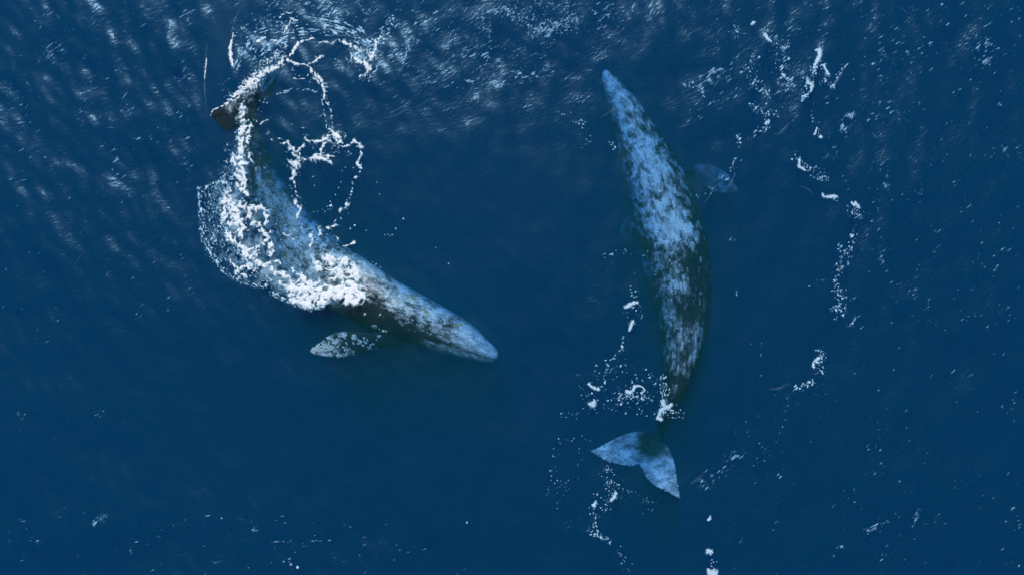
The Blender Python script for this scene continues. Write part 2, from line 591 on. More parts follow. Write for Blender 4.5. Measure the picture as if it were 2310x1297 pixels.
fl1 = paddle([(905, 752), (872, 752), (838, 749), (805, 747), (773, 747), (746, 753), (724, 770), (706, 783), (698, 792)],
             [(905, 790), (872, 784), (848, 786), (822, 795), (793, 804), (758, 808), (724, 804), (706, 800), (698, 793)],
             [-0.85, -0.72, -0.62, -0.54, -0.46, -0.38, -0.30], [-0.95, -0.82, -0.7, -0.6, -0.5, -0.4, -0.30], [0.30, 0.24, 0.20, 0.17, 0.13, 0.09, 0.05])
lobe_a = paddle([(582, 250), (560, 268), (538, 284), (520, 297), (508, 297), (494, 285), (483, 271), (476, 260)],
                [(585, 184), (562, 200), (540, 214), (522, 226), (506, 236), (492, 241), (482, 247), (476, 257)],
                [-0.46, -0.40, -0.34, -0.26, -0.17, -0.10], [-0.44, -0.34, -0.24, -0.15, -0.08, -0.04], [0.22, 0.15, 0.11, 0.08, 0.06, 0.04])
lobe_b = paddle([(560, 246), (583, 238), (604, 222), (624, 200), (640, 176), (650, 152), (656, 128)],
                [(552, 206), (566, 192), (586, 174), (606, 158), (626, 146), (642, 134), (653, 124)],
                [-0.5, -0.8, -1.1, -1.4, -1.6, -1.7], [-0.42, -0.6, -0.8, -1.05, -1.3, -1.5], [0.22, 0.15, 0.11, 0.08, 0.06, 0.04])
b1 = fuse('body', [(bv, bf), fl1, lobe_a, lobe_b], 0.034, M_SKIN, g1)
v = verts_of(b1)
s_, t_, tn, un = body_coords(v, sp1)
px, py = to_px(v)
vattr(b1, 'st', np.stack([s_, t_, v[:, 2] * 0.6], 1))
pale = 0.20 + 0.66 * np.exp(-((un - 0.0) / 0.14) ** 2) * sstep(-0.9, 0.0, tn) + 0.24 * np.exp(-((un - 0.2) / 0.13) ** 2) * sstep(-0.35, 0.45, tn)
pale += 0.16 * sstep(0.1, 0.8, tn) * np.exp(-((un - 0.32) / 0.2) ** 2) + 0.30 * np.exp(-((un - 0.55) / 0.12) ** 2)
pale -= 0.45 * np.exp(-((un - 0.27) / 0.13) ** 2) * sstep(0.05, -0.7, tn)
pale -= blobs(px, py, [(800, 715, 60, 0.4), (850, 745, 50, 0.3), (900, 770, 50, 0.25), (500, 265, 40, 0.7), (1010, 725, 20, 0.5), (1030, 715, 18, 0.4)])
pale += blobs(px, py, [(835, 605, 28, 0.8), (900, 650, 30, 0.35), (680, 495, 40, 0.35), (625, 170, 40, 0.35), (520, 246, 15, 0.75), (1060, 760, 50, 0.2), (770, 778, 60, 0.46), (890, 680, 26, 0.3), (985, 715, 24, 0.3)])
pale -= 0.3 * np.exp(-((tn + 0.36) / 0.08) ** 2) * (un < 0.2)
pale += 0.42 * sstep(-0.42, -0.6, tn) * sstep(0.22, 0.14, un)
fattr(b1, 'pale', pale)
fattr(b1, 'streak', 0.25 + 0 * pale)
fattr(b1, 'plain', 0.12 + 0.58 * sstep(0.19, 0.07, un))
bvh1 = BVHTree.FromObject(b1, bpy.context.evaluated_depsgraph_get())
spk = [(x, y, rng.uniform(1.5, 5), rng.uniform(1.0, 2.6), rng.uniform(0, 180), int(rng.integers(1, 9))) for x, y in zip(rng.uniform(712, 850, 46), rng.uniform(755, 803, 46))]
crust('barnacles', bvh1, spk + [(728, 786, 26, 7, -4, 240), (776, 755, 6, 5, 0, 34), (798, 761, 6, 6, 20, 36), (811, 772, 5, 5, 0, 26), (726, 768, 5, 4, -30, 20),
                          (757, 773, 6, 4, 0, 24), (731, 776, 4, 3, 0, 12), (767, 803, 9, 5, 5, 44), (731, 803, 4, 3, 0, 12), (781, 789, 5, 3, 10, 14),
                          (705, 798, 6, 4, 20, 22), (840, 776, 4, 3, 0, 8), (795, 792, 4, 3, 0, 8), (745, 800, 4, 3, 0, 8), (716, 778, 5, 3, -40, 14),
                          (845, 737, 8, 4, 40, 20), (857, 709, 3, 3, 0, 8), (823, 709, 4, 3, 0, 8), (870, 747, 4, 3, 0, 12), (855, 758, 4, 3, 0, 12),
                          (915, 695, 50, 26, 25, 46), (985, 735, 50, 26, 25, 40), (880, 665, 20, 12, 30, 26)], M_BARN, g1, 0.021, 'white barnacle crust on flipper and head')
crust('whale_lice', bvh1, [(930, 672, 15, 6, 20, 70), (961, 703, 7, 10, -20, 44), (1031, 733, 13, 4, -14, 56), (885, 683, 6, 4, 0, 14),
                           (955, 692, 6, 5, 0, 12)], M_LICE, g1, 0.015, 'orange and yellow patches of whale lice on the head')
tag(g1, 'gray whale rolling up through white foam with its speckled flipper at the surface', 'whale', 'gray whales swimming at the surface')

# --- the whale on the right, gliding under the surface
ST2 = [(1366, 158, 2, -1.00, 0.04), (1367, 164, 9, -0.92, 0.12), (1373, 180, 17, -0.86, 0.22), (1386, 205, 24, -0.82, 0.32),
       (1411, 250, 37, -0.78, 0.48), (1434, 300, 47, -0.74, 0.60), (1456, 352, 58, -0.70, 0.70), (1477, 405, 67, -0.66, 0.80),
       (1496, 460, 73, -0.62, 0.88), (1511, 515, 77, -0.58, 0.92), (1523, 575, 77, -0.56, 0.93), (1533, 635, 73, -0.56, 0.90),
       (1540, 695, 63, -0.56, 0.82), (1541, 750, 52, -0.54, 0.72), (1536, 805, 42, -0.50, 0.62), (1527, 860, 31, -0.46, 0.50),
       (1515, 905, 22, -0.60, 0.38), (1501, 945, 14, -1.08, 0.28), (1490, 975, 11, -1.40, 0.20), (1481, 1000, 12, -1.33, 0.12), (1472, 1015, 9, -1.28, 0.06)]
g2 = empty('gray_whale', 0, 0, 0)
bv, bf, sp2 = body_loft(ST2, mouth=True)
fl2 = paddle([(1520, 385), (1548, 378), (1572, 372), (1596, 370), (1628, 382), (1648, 398), (1660, 418), (1666, 432)],
             [(1530, 418), (1556, 408), (1572, 408), (1586, 420), (1604, 432), (1626, 438), (1648, 437), (1665, 434)],
             [-1.8, -1.75, -1.45, -1.25, -1.12, -1.05], [-2.0, -1.95, -1.55, -1.3, -1.15, -1.05], [0.32, 0.26, 0.2, 0.15, 0.1, 0.06])
fl2b = paddle([(1448, 470), (1428, 478), (1412, 490), (1400, 510), (1396, 530), (1400, 552)], [(1455, 520), (1440, 520), (1430, 528), (1422, 540), (1412, 550), (1402, 553)],
              [-1.6, -1.6, -1.5, -1.4], [-1.6, -1.7, -1.6, -1.4], [0.3, 0.22, 0.14, 0.06])
lobe_c = paddle([(1500, 985), (1470, 974), (1442, 971), (1414, 976), (1386, 988), (1360, 1002), (1342, 1011), (1329, 1016)],
                [(1478, 1042), (1460, 1046), (1442, 1048), (1424, 1053), (1400, 1050), (1372, 1043), (1350, 1030), (1330, 1018)],
                [-1.25, -1.1, -1.0, -0.88, -0.78, -0.74], [-1.25, -1.05, -0.9, -0.78, -0.70, -0.72], [0.22, 0.16, 0.12, 0.09, 0.07, 0.04])
lobe_d = paddle([(1478, 972), (1494, 986), (1508, 1006), (1519, 1030), (1526, 1058), (1529, 1084), (1533, 1106), (1536, 1123)],
                [(1428, 1026), (1440, 1046), (1448, 1062), (1458, 1080), (1474, 1096), (1494, 1106), (1512, 1116), (1533, 1125)],
                [-1.25, -1.0, -0.85, -0.75, -0.65, -0.6], [-1.25, -1.0, -0.8, -0.65, -0.55, -0.58], [0.22, 0.16, 0.12, 0.09, 0.07, 0.04])
b2 = fuse('body', [(bv, bf), fl2, fl2b, lobe_c, lobe_d], 0.034, M_SKIN, g2)
v = verts_of(b2)
s_, t_, tn, un = body_coords(v, sp2)
px, py = to_px(v)
fluke = py > 962
vattr(b2, 'st', np.where(fluke[:, None], np.stack([v[:, 0] * 0.8 + 3, v[:, 1] * 0.8, v[:, 2] * 0], 1), np.stack([s_, t_, v[:, 2] * 0.6], 1)))
mid = np.exp(-((tn - 0.25) / 0.62) ** 2)
pale = 0.12 + 0.55 * np.exp(-((un - 0.03) / 0.12) ** 2) + 0.62 * np.exp(-((un - 0.26) / 0.18) ** 2) * mid - 0.22 * sstep(-0.3, -1.0, tn)
pale += 0.24 * sstep(0.34, 0.5, un) * np.exp(-((tn - 0.15) / 0.5) ** 2)
pale += blobs(px, py, [(1478, 385, 40, 0.35), (1460, 325, 35, 0.3), (1520, 520, 36, 0.5), (1470, 520, 28, 0.2), (1530, 640, 24, 0.15), (1505, 720, 26, 0.2), (1440, 430, 22, 0.2), (1450, 600, 26, 0.25)])
pale -= blobs(px, py, [(1415, 258, 12, 0.6), (1427, 264, 9, 0.35), (1500, 425, 20, 0.25), (1450, 300, 10, 0.2), (1560, 600, 40, 0.3), (1535, 575, 40, 0.2), (1560, 700, 40, 0.2), (1535, 860, 50, 0.3), (1500, 960, 30, 0.8)])
edge_pale = blobs(px, py, [(1400, 1040, 34, 0.7), (1355, 1015, 30, 0.8), (1360, 1028, 24, 0.4), (1470, 1090, 30, 0.9), (1505, 1105, 30, 0.9), (1528, 1118, 18, 0.7),
                           (1440, 1040, 26, 0.5), (1520, 1045, 18, 0.5), (1440, 980, 26, 0.35), (1400, 1010, 36, 0.35), (1480, 1045, 40, 0.35), (1505, 1060, 25, 0.2)])
pale = np.where(fluke, 0.34 + 0.45 * edge_pale - blobs(px, py, [(1478, 990, 26, 1.0), (1462, 1010, 24, 0.5)]), pale)
pale = np.where((px > 1566) & (py < 450) & (np.abs(tn) > 1.15), 0.22, pale)
flip2 = ((px > 1566) & (py < 450) | (px < 1432) & (py > 470) & (py < 570)) & (np.abs(tn) > 1.1)
pale = np.where(flip2, np.where(px > 1500, 0.36, 0.2), pale)
fattr(b2, 'plain', np.where(flip2, 0.8, np.where(fluke, 0.68, 0.14 + 0.4 * sstep(0.18, 0.05, un))))
fattr(b2, 'pale', pale)
fattr(b2, 'streak', np.where(fluke, 0.1, 0.55 * sstep(0.42, 0.62, un)))
bvh2 = BVHTree.FromObject(b2, bpy.context.evaluated_depsgraph_get())
crust('barnacles', bvh2, [(1475, 380, 30, 40, 10, 90), (1520, 520, 40, 30, 0, 80), (1387, 215, 14, 30, -20, 30), (1505, 1090, 40, 14, 35, 40), (1370, 1020, 30, 12, 10, 24),
                          (1515, 620, 40, 60, 0, 50)], M_BARN, g2, 0.022, 'pale barnacles dotted over back and fluke')
tag(g2, 'long mottled gray whale gliding under calm blue water with both flukes visible', 'whale', 'gray whales swimming at the surface')

# the Empties stand at the middle of each whale
for g, (x, y, z) in ((g1, (*P(740, 610), -0.9)), (g2, (*P(1515, 560), -1.5))):
    for ch in g.children:
        ch.data.transform(__import__('mathutils').Matrix.Translation((-x, -y, -z)))
    g.location = (x, y, z)

# ------------------------------------------------------------------ the rippled skin of the sea
def cover(px, py, sp, extra):
    """1 over a whale, 0 away from it"""
    c, hw = sp['c'], sp['hw']
    qx, qy = to_px(c)
    m = np.zeros(px.shape)
    for i in range(0, len(c), 2):
        m = np.maximum(m, sstep(2.1, 1.0, np.hypot(px - qx[i], py - qy[i]) / (hw[i] / S + 5)))
    for x, y, r in extra:
        m = np.maximum(m, sstep(2.0, 1.0, np.hypot(px - x, py - y) / r))
    return m


gx, gy = axis(17.0, 0.055, 900.0), axis(10.0, 0.055, 900.0)
X, Y = np.meshgrid(gx, gy)
PX, PY = X / S + 1155, 648.5 - Y / S
near = (np.abs(X) < 17) & (np.abs(Y) < 10)
cov = np.zeros(X.shape)
a = (PX > 360) & (PX < 1260) & (PY > 20) & (PY < 920)
cov[a] = cover(PX[a], PY[a], sp1, [(x, 777, 34) for x in range(725, 880, 22)] + [(500, 262, 34), (520, 255, 40), (545, 235, 44), (590, 200, 40), (615, 175, 34), (640, 145, 24)])
a = (PX > 1220) & (PX < 1780) & (PY > 60) & (PY < 1240)
cov[a] = cover(PX[a], PY[a], sp2, [(1585, 398, 32), (1612, 408, 36), (1640, 416, 30), (1655, 426, 20), (1412, 520, 34)] +
               [(1470, 1010, 44), (1440, 1010, 44), (1405, 1015, 40), (1372, 1018, 30), (1345, 1016, 20), (1480, 1050, 44), (1500, 1080, 38), (1520, 1105, 26), (1530, 1120, 16)])
Z = sea_z(X, Y)
ny, nx = X.shape
ii, jj = np.meshgrid(np.arange(ny - 1), np.arange(nx - 1), indexing='ij')
q = np.stack([ii * nx + jj, ii * nx + jj + 1, (ii + 1) * nx + jj + 1, (ii + 1) * nx + jj], -1).reshape(-1, 4)
surf = mesh_obj('sea_surface', np.stack([X, Y, Z], -1).reshape(-1, 3), q, M_SURF)
CH = chop_at(PX, PY) * (1 - 0.45 * cov)          # the water lies smoother over the whales
fattr(surf, 'chop', CH)
fattr(surf, 'ruffle', np.clip(CH - 0.25, 0, 1) * 0.9)
tag(surf, 'rippled blue sea surface, ruffled by wind at the upper left', 'sea surface', kind='structure')

# ------------------------------------------------------------------ foam
def line_field(px, py, strokes):
    """greatest value over tapering strokes [(x, y, w), ...]: 1 on the line, 0 at its half width, negative beyond"""
    F = np.full(px.shape, -3.0)
    for st in strokes:
        if len(st) == 1: st = [st[0], (st[0][0] + 0.1, st[0][1], st[0][2])]
        for (x0, y0, w0), (x1, y1, w1) in zip(st[:-1], st[1:]):
            dx, dy = x1 - x0, y1 - y0
            t = np.clip(((px - x0) * dx + (py - y0) * dy) / (dx * dx + dy * dy + 1e-9), 0, 1)
            F = np.maximum(F, 1 - np.hypot(px - x0 - t * dx, py - y0 - t * dy) / (w0 + (w1 - w0) * t))
    return F


def inside(px, py, poly):
    p = np.asarray(poly, float); r = np.zeros(px.shape, bool)
    j = len(p) - 1
    for i in range(len(p)):
        c = (p[i, 1] > py) != (p[j, 1] > py)
        r ^= c & (px < (p[j, 0] - p[i, 0]) * (py - p[i, 1]) / (p[j, 1] - p[i, 1] + 1e-12) + p[i, 0])
        j = i
    return r


def poly_field(px, py, poly, soft):
    p = list(poly) + [poly[0]]
    d = np.full(px.shape, 1e9)
    for (x0, y0), (x1, y1) in zip(p[:-1], p[1:]):
        dx, dy = x1 - x0, y1 - y0
        t = np.clip(((px - x0) * dx + (py - y0) * dy) / (dx * dx + dy * dy + 1e-9), 0, 1)
        d = np.minimum(d, np.hypot(px - x0 - t * dx, py - y0 - t * dy))
    return np.where(inside(px, py, poly), 1, -1) * d / soft


def lace(px, py, size, seed, warp=0.5):
    """strands and torn holes of drifting foam, about 0..1, high on strands"""
    wx = px / size + warp * fbm(px / size / 1.7, py / size / 1.7, seed + 3, 3)
    wy = py / size + warp * fbm(px / size / 1.7, py / size / 1.7, seed + 9, 3)
    a = 1 - 2.6 * np.abs(perlin(wx, wy, seed))
    b = 1 - 2.6 * np.abs(perlin(wx * 2.1 + 5, wy * 2.1, seed + 20))
    f1, f2 = worley(wx * 0.9, wy * 0.9, seed + 31)
    c = 1 - np.clip((f2 - f1) * 1.6, 0, 1)
    return np.clip(0.42 * a + 0.26 * b + 0.30 * c, 0, 1)


def top_z(x, y, px, py):
    """height on which foam floats: the sea, or the back of a whale where that stands higher"""
    z = sea_z(x, y)
    k = (px > 440) & (px < 1140) & (py > 90) & (py < 830)
    if k.any():
        idx = np.argwhere(k)
        zz = z[k]
        for n, (a) in enumerate(idx):
            a = tuple(a)
            h = bvh1.ray_cast(Vector((x[a], y[a], 5)), Vector((0, 0, -1)))
            if h[0] is not None and h[0].z > zz[n]: zz[n] = h[0].z
        z[k] = zz
    return z


def foam(name, label, bbox, field, thick=0.07, step=1.3, mat=None, kind='stuff', cat='foam', group=None, on_whale=False):
    """a raft of foam: every place where field(px, py) > 0 rises out of the water by its thickness"""
    x0, y0, x1, y1 = bbox
    px, py = np.meshgrid(np.arange(x0, x1, step), np.arange(y0, y1, step))
    F = field(px, py)
    x, y = P(px, py)
    keep = F > -0.02
    ny, nx = px.shape
    c = keep[:-1, :-1] | keep[1:, :-1] | keep[:-1, 1:] | keep[1:, 1:]
    ii, jj = np.nonzero(c)
    q = np.stack([(ii + 1) * nx + jj, (ii + 1) * nx + jj + 1, ii * nx + jj + 1, ii * nx + jj], -1)
    used, inv = np.unique(q, return_inverse=True)
    q = inv.reshape(-1, 4)
    fx, fy, ff = x.ravel()[used], y.ravel()[used], F.ravel()[used]
    ux, uy = px.ravel()[used], py.ravel()[used]
    z = (top_z if on_whale else (lambda a, b, *_: sea_z(a, b)))(fx, fy, ux, uy)
    f = np.clip(ff, 0, 1.2)
    lump = 0.5 + 0.5 * fbm(ux / 9, uy / 9, 77, 3)
    z = z + 0.004 + thick * (0.16 * np.sqrt(f) + 0.16 * f * lump) - 0.01 * (ff < 0)
    k = (CAM_H - z) / CAM_H
    o = mesh_obj(name, np.stack([fx * k, fy * k, z], 1), q, mat or M_FOAM)
    fattr(o, 'foam', ff)
    return tag(o, label, cat, group, kind)


def domes(pts, rad, ang=None, elong=None, height=0.25, lift=0.006, on_whale=False, depth=None, k=8):
    """low domes (bubbles and flecks of foam): vertices and faces"""
    pts = np.asarray(pts, float); n = len(pts)
    ang = np.zeros(n) if ang is None else ang
    elong = np.ones(n) if elong is None else elong
    x, y = P(pts[:, 0], pts[:, 1])
    z = top_z(x, y, pts[:, 0], pts[:, 1]) if on_whale else sea_z(x, y)
    z = z + lift
    if depth is not None: z = depth
    kk = (CAM_H - z) / CAM_H
    x, y = x * kk, y * kk
    r = np.asarray(rad) * S
    ph = np.arange(k) / k * 2 * np.pi
    jit = rng.uniform(0.75, 1.2, (n, k))
    u, v_ = np.cos(ph)[None] * (r * elong)[:, None] * jit, np.sin(ph)[None] * r[:, None] * jit
    ca, sa = np.cos(ang)[:, None], np.sin(ang)[:, None]
    rx, ry = x[:, None] + u * ca - v_ * sa, y[:, None] + u * sa + v_ * ca
    rz = np.repeat((z - 0.004)[:, None], k, 1)
    top = np.stack([x, y, z + r * height], 1)
    V = np.concatenate([np.stack([rx, ry, rz], -1), top[:, None]], 1).reshape(-1, 3)
    b = (np.arange(n) * (k + 1))[:, None]
    i = np.arange(k)[None]
    F = np.stack([b + i, b + (i + 1) % k, np.broadcast_to(b + k, (n, k))], -1).reshape(-1, 3)
    return V, F


def flecks(name, label, pts, rad, ang=None, elong=None, mat=None, cat='foam', **kw):
    V, F = domes(pts, rad, ang, elong, **kw)
    return tag(mesh_obj(name, V, F, mat or M_FLECK), label, cat, None, 'stuff')


def along(path, n, spread):
    """n points strewn beside a path of (x, y, spread factor)"""
    p = catmull([(a[0], a[1], a[2] if len(a) > 2 else 1.0) for a in path], 200)
    i = rng.integers(0, 200, n)
    return np.stack([p[i, 0] + rng.normal(0, spread, n) * p[i, 2], p[i, 1] + rng.normal(0, spread, n) * p[i, 2]], 1)


def in_poly(poly, n):
    p = np.asarray(poly, float); out = []
    lo, hi = p.min(0), p.max(0)
    while len(out) < n:
        q = rng.uniform(lo, hi, (n * 3, 2))
        out += list(q[inside(q[:, 0], q[:, 1], poly)])
    return np.array(out[:n])


def spray(name, label, specs, mat=None, share=0.09, on_whale=False, gain=1.0):
    """flecks of foam or painted glints of every size strewn along paths or over outlines: torn patches from a noise field plus some round drops"""
    V, F, A, o = [], [], [], 0
    for k, (path, n, sp, r0, r1, el, an) in enumerate(specs):
        sd = 300 + 7 * k + len(name) + int(path[-1][0])
        poly = path[0] == 'poly'
        pts = np.array([(a[0], a[1], a[2] if len(a) > 2 else 1.0) for a in (path[1:] if poly else path)], float)
        m = 4 if poly else 2.6 * sp * pts[:, 2].max()
        st = 1.15
        gx_, gy_ = np.meshgrid(np.arange(pts[:, 0].min() - m, pts[:, 0].max() + m, st), np.arange(pts[:, 1].min() - m, pts[:, 1].max() + m, st))
        rm = r0 + (r1 - r0) / 3.5
        if poly:
            e = poly_field(gx_, gy_, [tuple(p[:2]) for p in pts], 1.0)
            env = sstep(-3, 12, e); area = (e > 0).sum() * st * st
            a_ = R(an) if isinstance(an, (int, float)) else None
            if an == 'tan':
                cx, cy_ = pts[:, 0].mean() + 180, pts[:, 1].mean() - 120
                u, v_ = np.arctan2(gy_ - cy_, gx_ - cx) * 260, np.hypot(gx_ - cx, gy_ - cy_)
        else:
            q = catmull(pts, 240) if len(pts) > 1 else np.repeat(pts, 240, 0)
            sl = np.r_[0, np.cumsum(np.hypot(*np.diff(q[:, :2], axis=0).T))]
            gxf, gyf = gx_.ravel(), gy_.ravel()
            near_ = np.empty(gxf.size, int)
            for b in range(0, gxf.size, 40000):
                near_[b:b + 40000] = ((gxf[b:b + 40000, None] - q[None, :, 0]) ** 2 + (gyf[b:b + 40000, None] - q[None, :, 1]) ** 2).argmin(1)
            near_ = near_.reshape(gx_.shape)
            dx, dy = gx_ - q[near_, 0], gy_ - q[near_, 1]
            tt = np.gradient(q[:, :2], axis=0); tt /= np.hypot(tt[:, 0], tt[:, 1])[:, None] + 1e-9
            dl = dx * -tt[near_, 1] + dy * tt[near_, 0]
            dist = np.hypot(dx, dy)
            env = np.exp(-(dist / (1.5 * sp * q[near_, 2])) ** 2)
            area = max(sl[-1], sp) * 3.0 * sp * pts[:, 2].mean()
            a_ = R(an) if isinstance(an, (int, float)) else None
            if an == 'tan': u, v_ = sl[near_] + 0 * dl, dl
        if an != 'tan':
            if a_ is None: a_ = 0.6 + k
            u, v_ = gx_ * math.cos(a_) - gy_ * math.sin(a_), gx_ * math.sin(a_) + gy_ * math.cos(a_)
        ee = max(1.0, el) ** 0.75
        w1 = 2.6 + 1.1 * rm
        wob = 0.5 * fbm(gx_ / 14, gy_ / 14, sd + 40, 2)
        nz = fbm(u / (w1 * ee) + wob, v_ / w1 + wob, sd, 3) + 0.42 * fbm(gx_ / 15, gy_ / 15, sd + 13, 2)
        if el >= 8: nz = nz + 0.55 * fbm(gx_ / 75, gy_ / 75, 57, 3)
        cov_ = min(0.5, gain * n * 3.1 * (rm * 1.05) ** 2 * max(1, el * 0.5) / max(area, 50))
        core = nz[env > 0.5] if (env > 0.5).any() else nz
        thr = np.quantile(core, 1 - cov_)
        f = (nz - thr) * 2.2 + 0.75 * np.log(np.maximum(env, 1e-4) + 0.0)
        keep = f > -0.05
        c = keep[:-1, :-1] | keep[1:, :-1] | keep[:-1, 1:] | keep[1:, 1:]
        ii, jj = np.nonzero(c)
        nx_ = gx_.shape[1]
        qd = np.stack([(ii + 1) * nx_ + jj, (ii + 1) * nx_ + jj + 1, ii * nx_ + jj + 1, ii * nx_ + jj], -1)
        used, inv = np.unique(qd, return_inverse=True)
        ux, uy, ff = gx_.ravel()[used], gy_.ravel()[used], f.ravel()[used]
        x, y = P(ux, uy)
        z = top_z(x, y, ux, uy) if on_whale else sea_z(x, y)
        z = z + 0.005 + 0.018 * np.sqrt(np.clip(ff, 0, 1))
        kk = (CAM_H - z) / CAM_H
        V.append(np.stack([x * kk, y * kk, z], 1)); F.append(inv.reshape(-1, 4) + o); A.append(ff); o += len(ux)
    me_v, me_f = np.concatenate(V), np.concatenate(F)
    att = np.concatenate(A)
    ob = mesh_obj(name, me_v, me_f, mat or M_SPRAY)
    fattr(ob, 'foam', att)
    if share > 0:
        cl = cluster([(p, max(2, int(n * share)), sp, r0, r1, el, an) for p, n, sp, r0, r1, el, an in specs])
        dv, df = domes(*cl, on_whale=on_whale)
        me2 = mesh_obj('drop', dv, df, mat or M_SPRAY, ob)
        fattr(me2, 'foam', rng.uniform(0.25, 0.6, len(cl[0])).repeat(9))
        me2['kind'] = 'stuff'
    return tag(ob, label, 'foam' if name != 'wavelet_glints' else 'wavelets', None, 'stuff')  # wavelet_glints are sun glints painted as pale dashes


FROTH = [(446, 424), (452, 520), (477, 580), (543, 637), (604, 650), (667, 690), (731, 692), (800, 690), (832, 665), (810, 610), (770, 570), (700, 560), (640, 560), (590, 480), (565, 420), (555, 330), (525, 330), (510, 400)]


def small(n, a=0.7, b=2.2, p=2.5):
    return a + (b - a) * rng.random(n) ** p


# white water boiling over the back of the left whale
SPLASH = [(694, 556), (712, 552), (730, 572), (752, 566), (768, 568), (790, 585), (806, 603), (814, 622), (806, 637), (822, 648), (834, 660), (828, 675),
          (812, 688), (795, 690), (776, 686), (752, 672), (742, 676), (731, 690), (704, 699), (680, 690), (645, 677), (624, 668), (640, 640), (668, 628), (690, 640), (712, 625), (705, 590)]


def f_splash(px, py):
    core = line_field(px, py, [[(650, 640, 14), (690, 655, 26), (730, 665, 34), (770, 660, 46), (800, 660, 36), (818, 666, 22)], [(800, 600, 18), (806, 630, 24)],
                               [(745, 600, 14), (765, 620, 22)], [(690, 575, 7), (705, 590, 10), (720, 605, 10)], [(655, 676, 8), (700, 688, 10)], [(730, 580, 8), (780, 590, 12)]])
    e = poly_field(px, py, SPLASH, 12.0)
    n = fbm(px / 16, py / 16, 31, 4)
    L = lace(px, py, 19, 4, 1.0)
    F = 0.30 + 0.9 * np.clip(core, -0.7, 0.9) + 1.25 * (L - 0.5) + 0.5 * (lace(px, py, 7, 14, 0.9) - 0.5) + 0.8 * n
    return np.minimum(F, e + 0.9 * fbm(px / 7, py / 7, 12, 3) + 0.35)


foam('white_water', 'thick white water boiling over the back behind the head of the rolling whale', (610, 540, 850, 712), f_splash, 0.13, 1.1, on_whale=True)

# the pale cloud of air and torn foam along the whale's body and the strands drifting off it
STRANDS = [[(548, 238, 6), (543, 262, 9), (550, 285, 11), (541, 305, 10), (546, 330, 13), (540, 352, 13), (545, 375, 14), (541, 395, 14), (550, 415, 12)],
           [(566, 278, 5), (560, 300, 6), (556, 320, 6)], [(530, 350, 6), (524, 360, 8), (530, 372, 6)], [(560, 345, 5), (566, 360, 5)],
           [(522, 425, 5), (512, 440, 6), (505, 455, 8)], [(535, 418, 5), (552, 430, 7), (560, 442, 5)],
           [(512, 445, 9), (524, 465, 16), (534, 490, 24), (540, 512, 20), (546, 530, 12)], [(540, 465, 10), (565, 468, 12), (585, 470, 9)],
           [(505, 470, 8), (506, 490, 8), (515, 505, 7)], [(560, 480, 9), (570, 500, 8), (588, 510, 7)],
           [(512, 520, 9), (518, 535, 10), (530, 545, 10), (545, 552, 8)], [(538, 555, 8), (556, 566, 9), (570, 560, 7)],
           [(548, 575, 7), (565, 580, 9), (578, 570, 8), (582, 555, 7)], [(590, 515, 6), (600, 530, 8), (604, 545, 8), (614, 560, 7), (612, 575, 5)],
           [(590, 540, 5), (598, 552, 7)], [(580, 590, 8), (596, 600, 9), (612, 590, 8), (630, 590, 6)], [(606, 600, 7), (622, 615, 10), (640, 618, 8), (656, 630, 8)],
           [(560, 600, 6), (575, 608, 8)], [(545, 605, 6), (560, 598, 7)], [(630, 640, 7), (648, 648, 9), (668, 650, 10)], [(590, 460, 4), (602, 490, 6), (598, 505, 5)],
           [(520, 590, 5), (530, 600, 5)], [(660, 610, 5), (680, 622, 8), (700, 640, 10)], [(535, 615, 5), (552, 622, 6)], [(655, 665, 6), (680, 672, 8)]]


def f_strands(px, py):
    F = line_field(px + 8 * fbm(px / 12, py / 12, 3, 3), py + 8 * fbm(px / 12, py / 12, 5, 3), STRANDS)
    F = 1 - (1 - F) / np.exp(0.9 * fbm(px / 15, py / 15, 15, 2))
    L = lace(px, py, 13, 8, 0.6)
    return 0.14 + 0.9 * np.clip(F, -0.9, 0.8) + 1.1 * (L - 0.58) + 0.55 * fbm(px / 6, py / 6, 14, 2)


foam('foam_strands', 'torn white foam strands along the tail and flank of the rolling whale', (480, 225, 720, 700), f_strands, 0.08, 1.2)

# the wash: a sheet of small bright wavelets pushed out beside the body
WASH = [(447, 424), (450, 470), (452, 520), (460, 553), (477, 580), (506, 617), (543, 637), (573, 648), (603, 648), (609, 664), (624, 672), (667, 690), (704, 701), (731, 692),
        (745, 680), (700, 668), (650, 650), (600, 620), (560, 590), (530, 550), (505, 500), (498, 450), (520, 415), (500, 405), (470, 418)]


def f_wash(px, py):
    e = poly_field(px, py, WASH, 22.0)
    rim = np.exp(-(np.maximum(e, 0) / 0.35) ** 2)
    ang = np.arctan2(py - 400, px - 760)
    rad = np.hypot(px - 760, py - 400)
    u, v_ = rad / 3.6, ang * 330 / 9.5
    n = fbm(u + 0.9 * fbm(px / 9, py / 9, 3, 2), v_ + 0.9 * fbm(px / 8, py / 8, 6, 2), 41, 3)
    L = lace(px, py, 8, 71, 0.8)
    patch = fbm(px / 22, py / 22, 43, 2)
    F = -0.10 + 1.15 * n + 0.8 * (L - 0.55) + 0.34 * rim + 0.30 * patch
    return np.minimum(F, e * 2.5 + 0.3 + 0.5 * fbm(px / 5, py / 5, 9, 2))


foam('wavelet_wash', 'wash of small bright wavelets curving outside the rolling whale', (435, 395, 755, 712), f_wash, 0.04, 1.2, mat=mat_foam('wavelet_foam', (0.55, 0.72, 0.82), 0.5, 0.85))

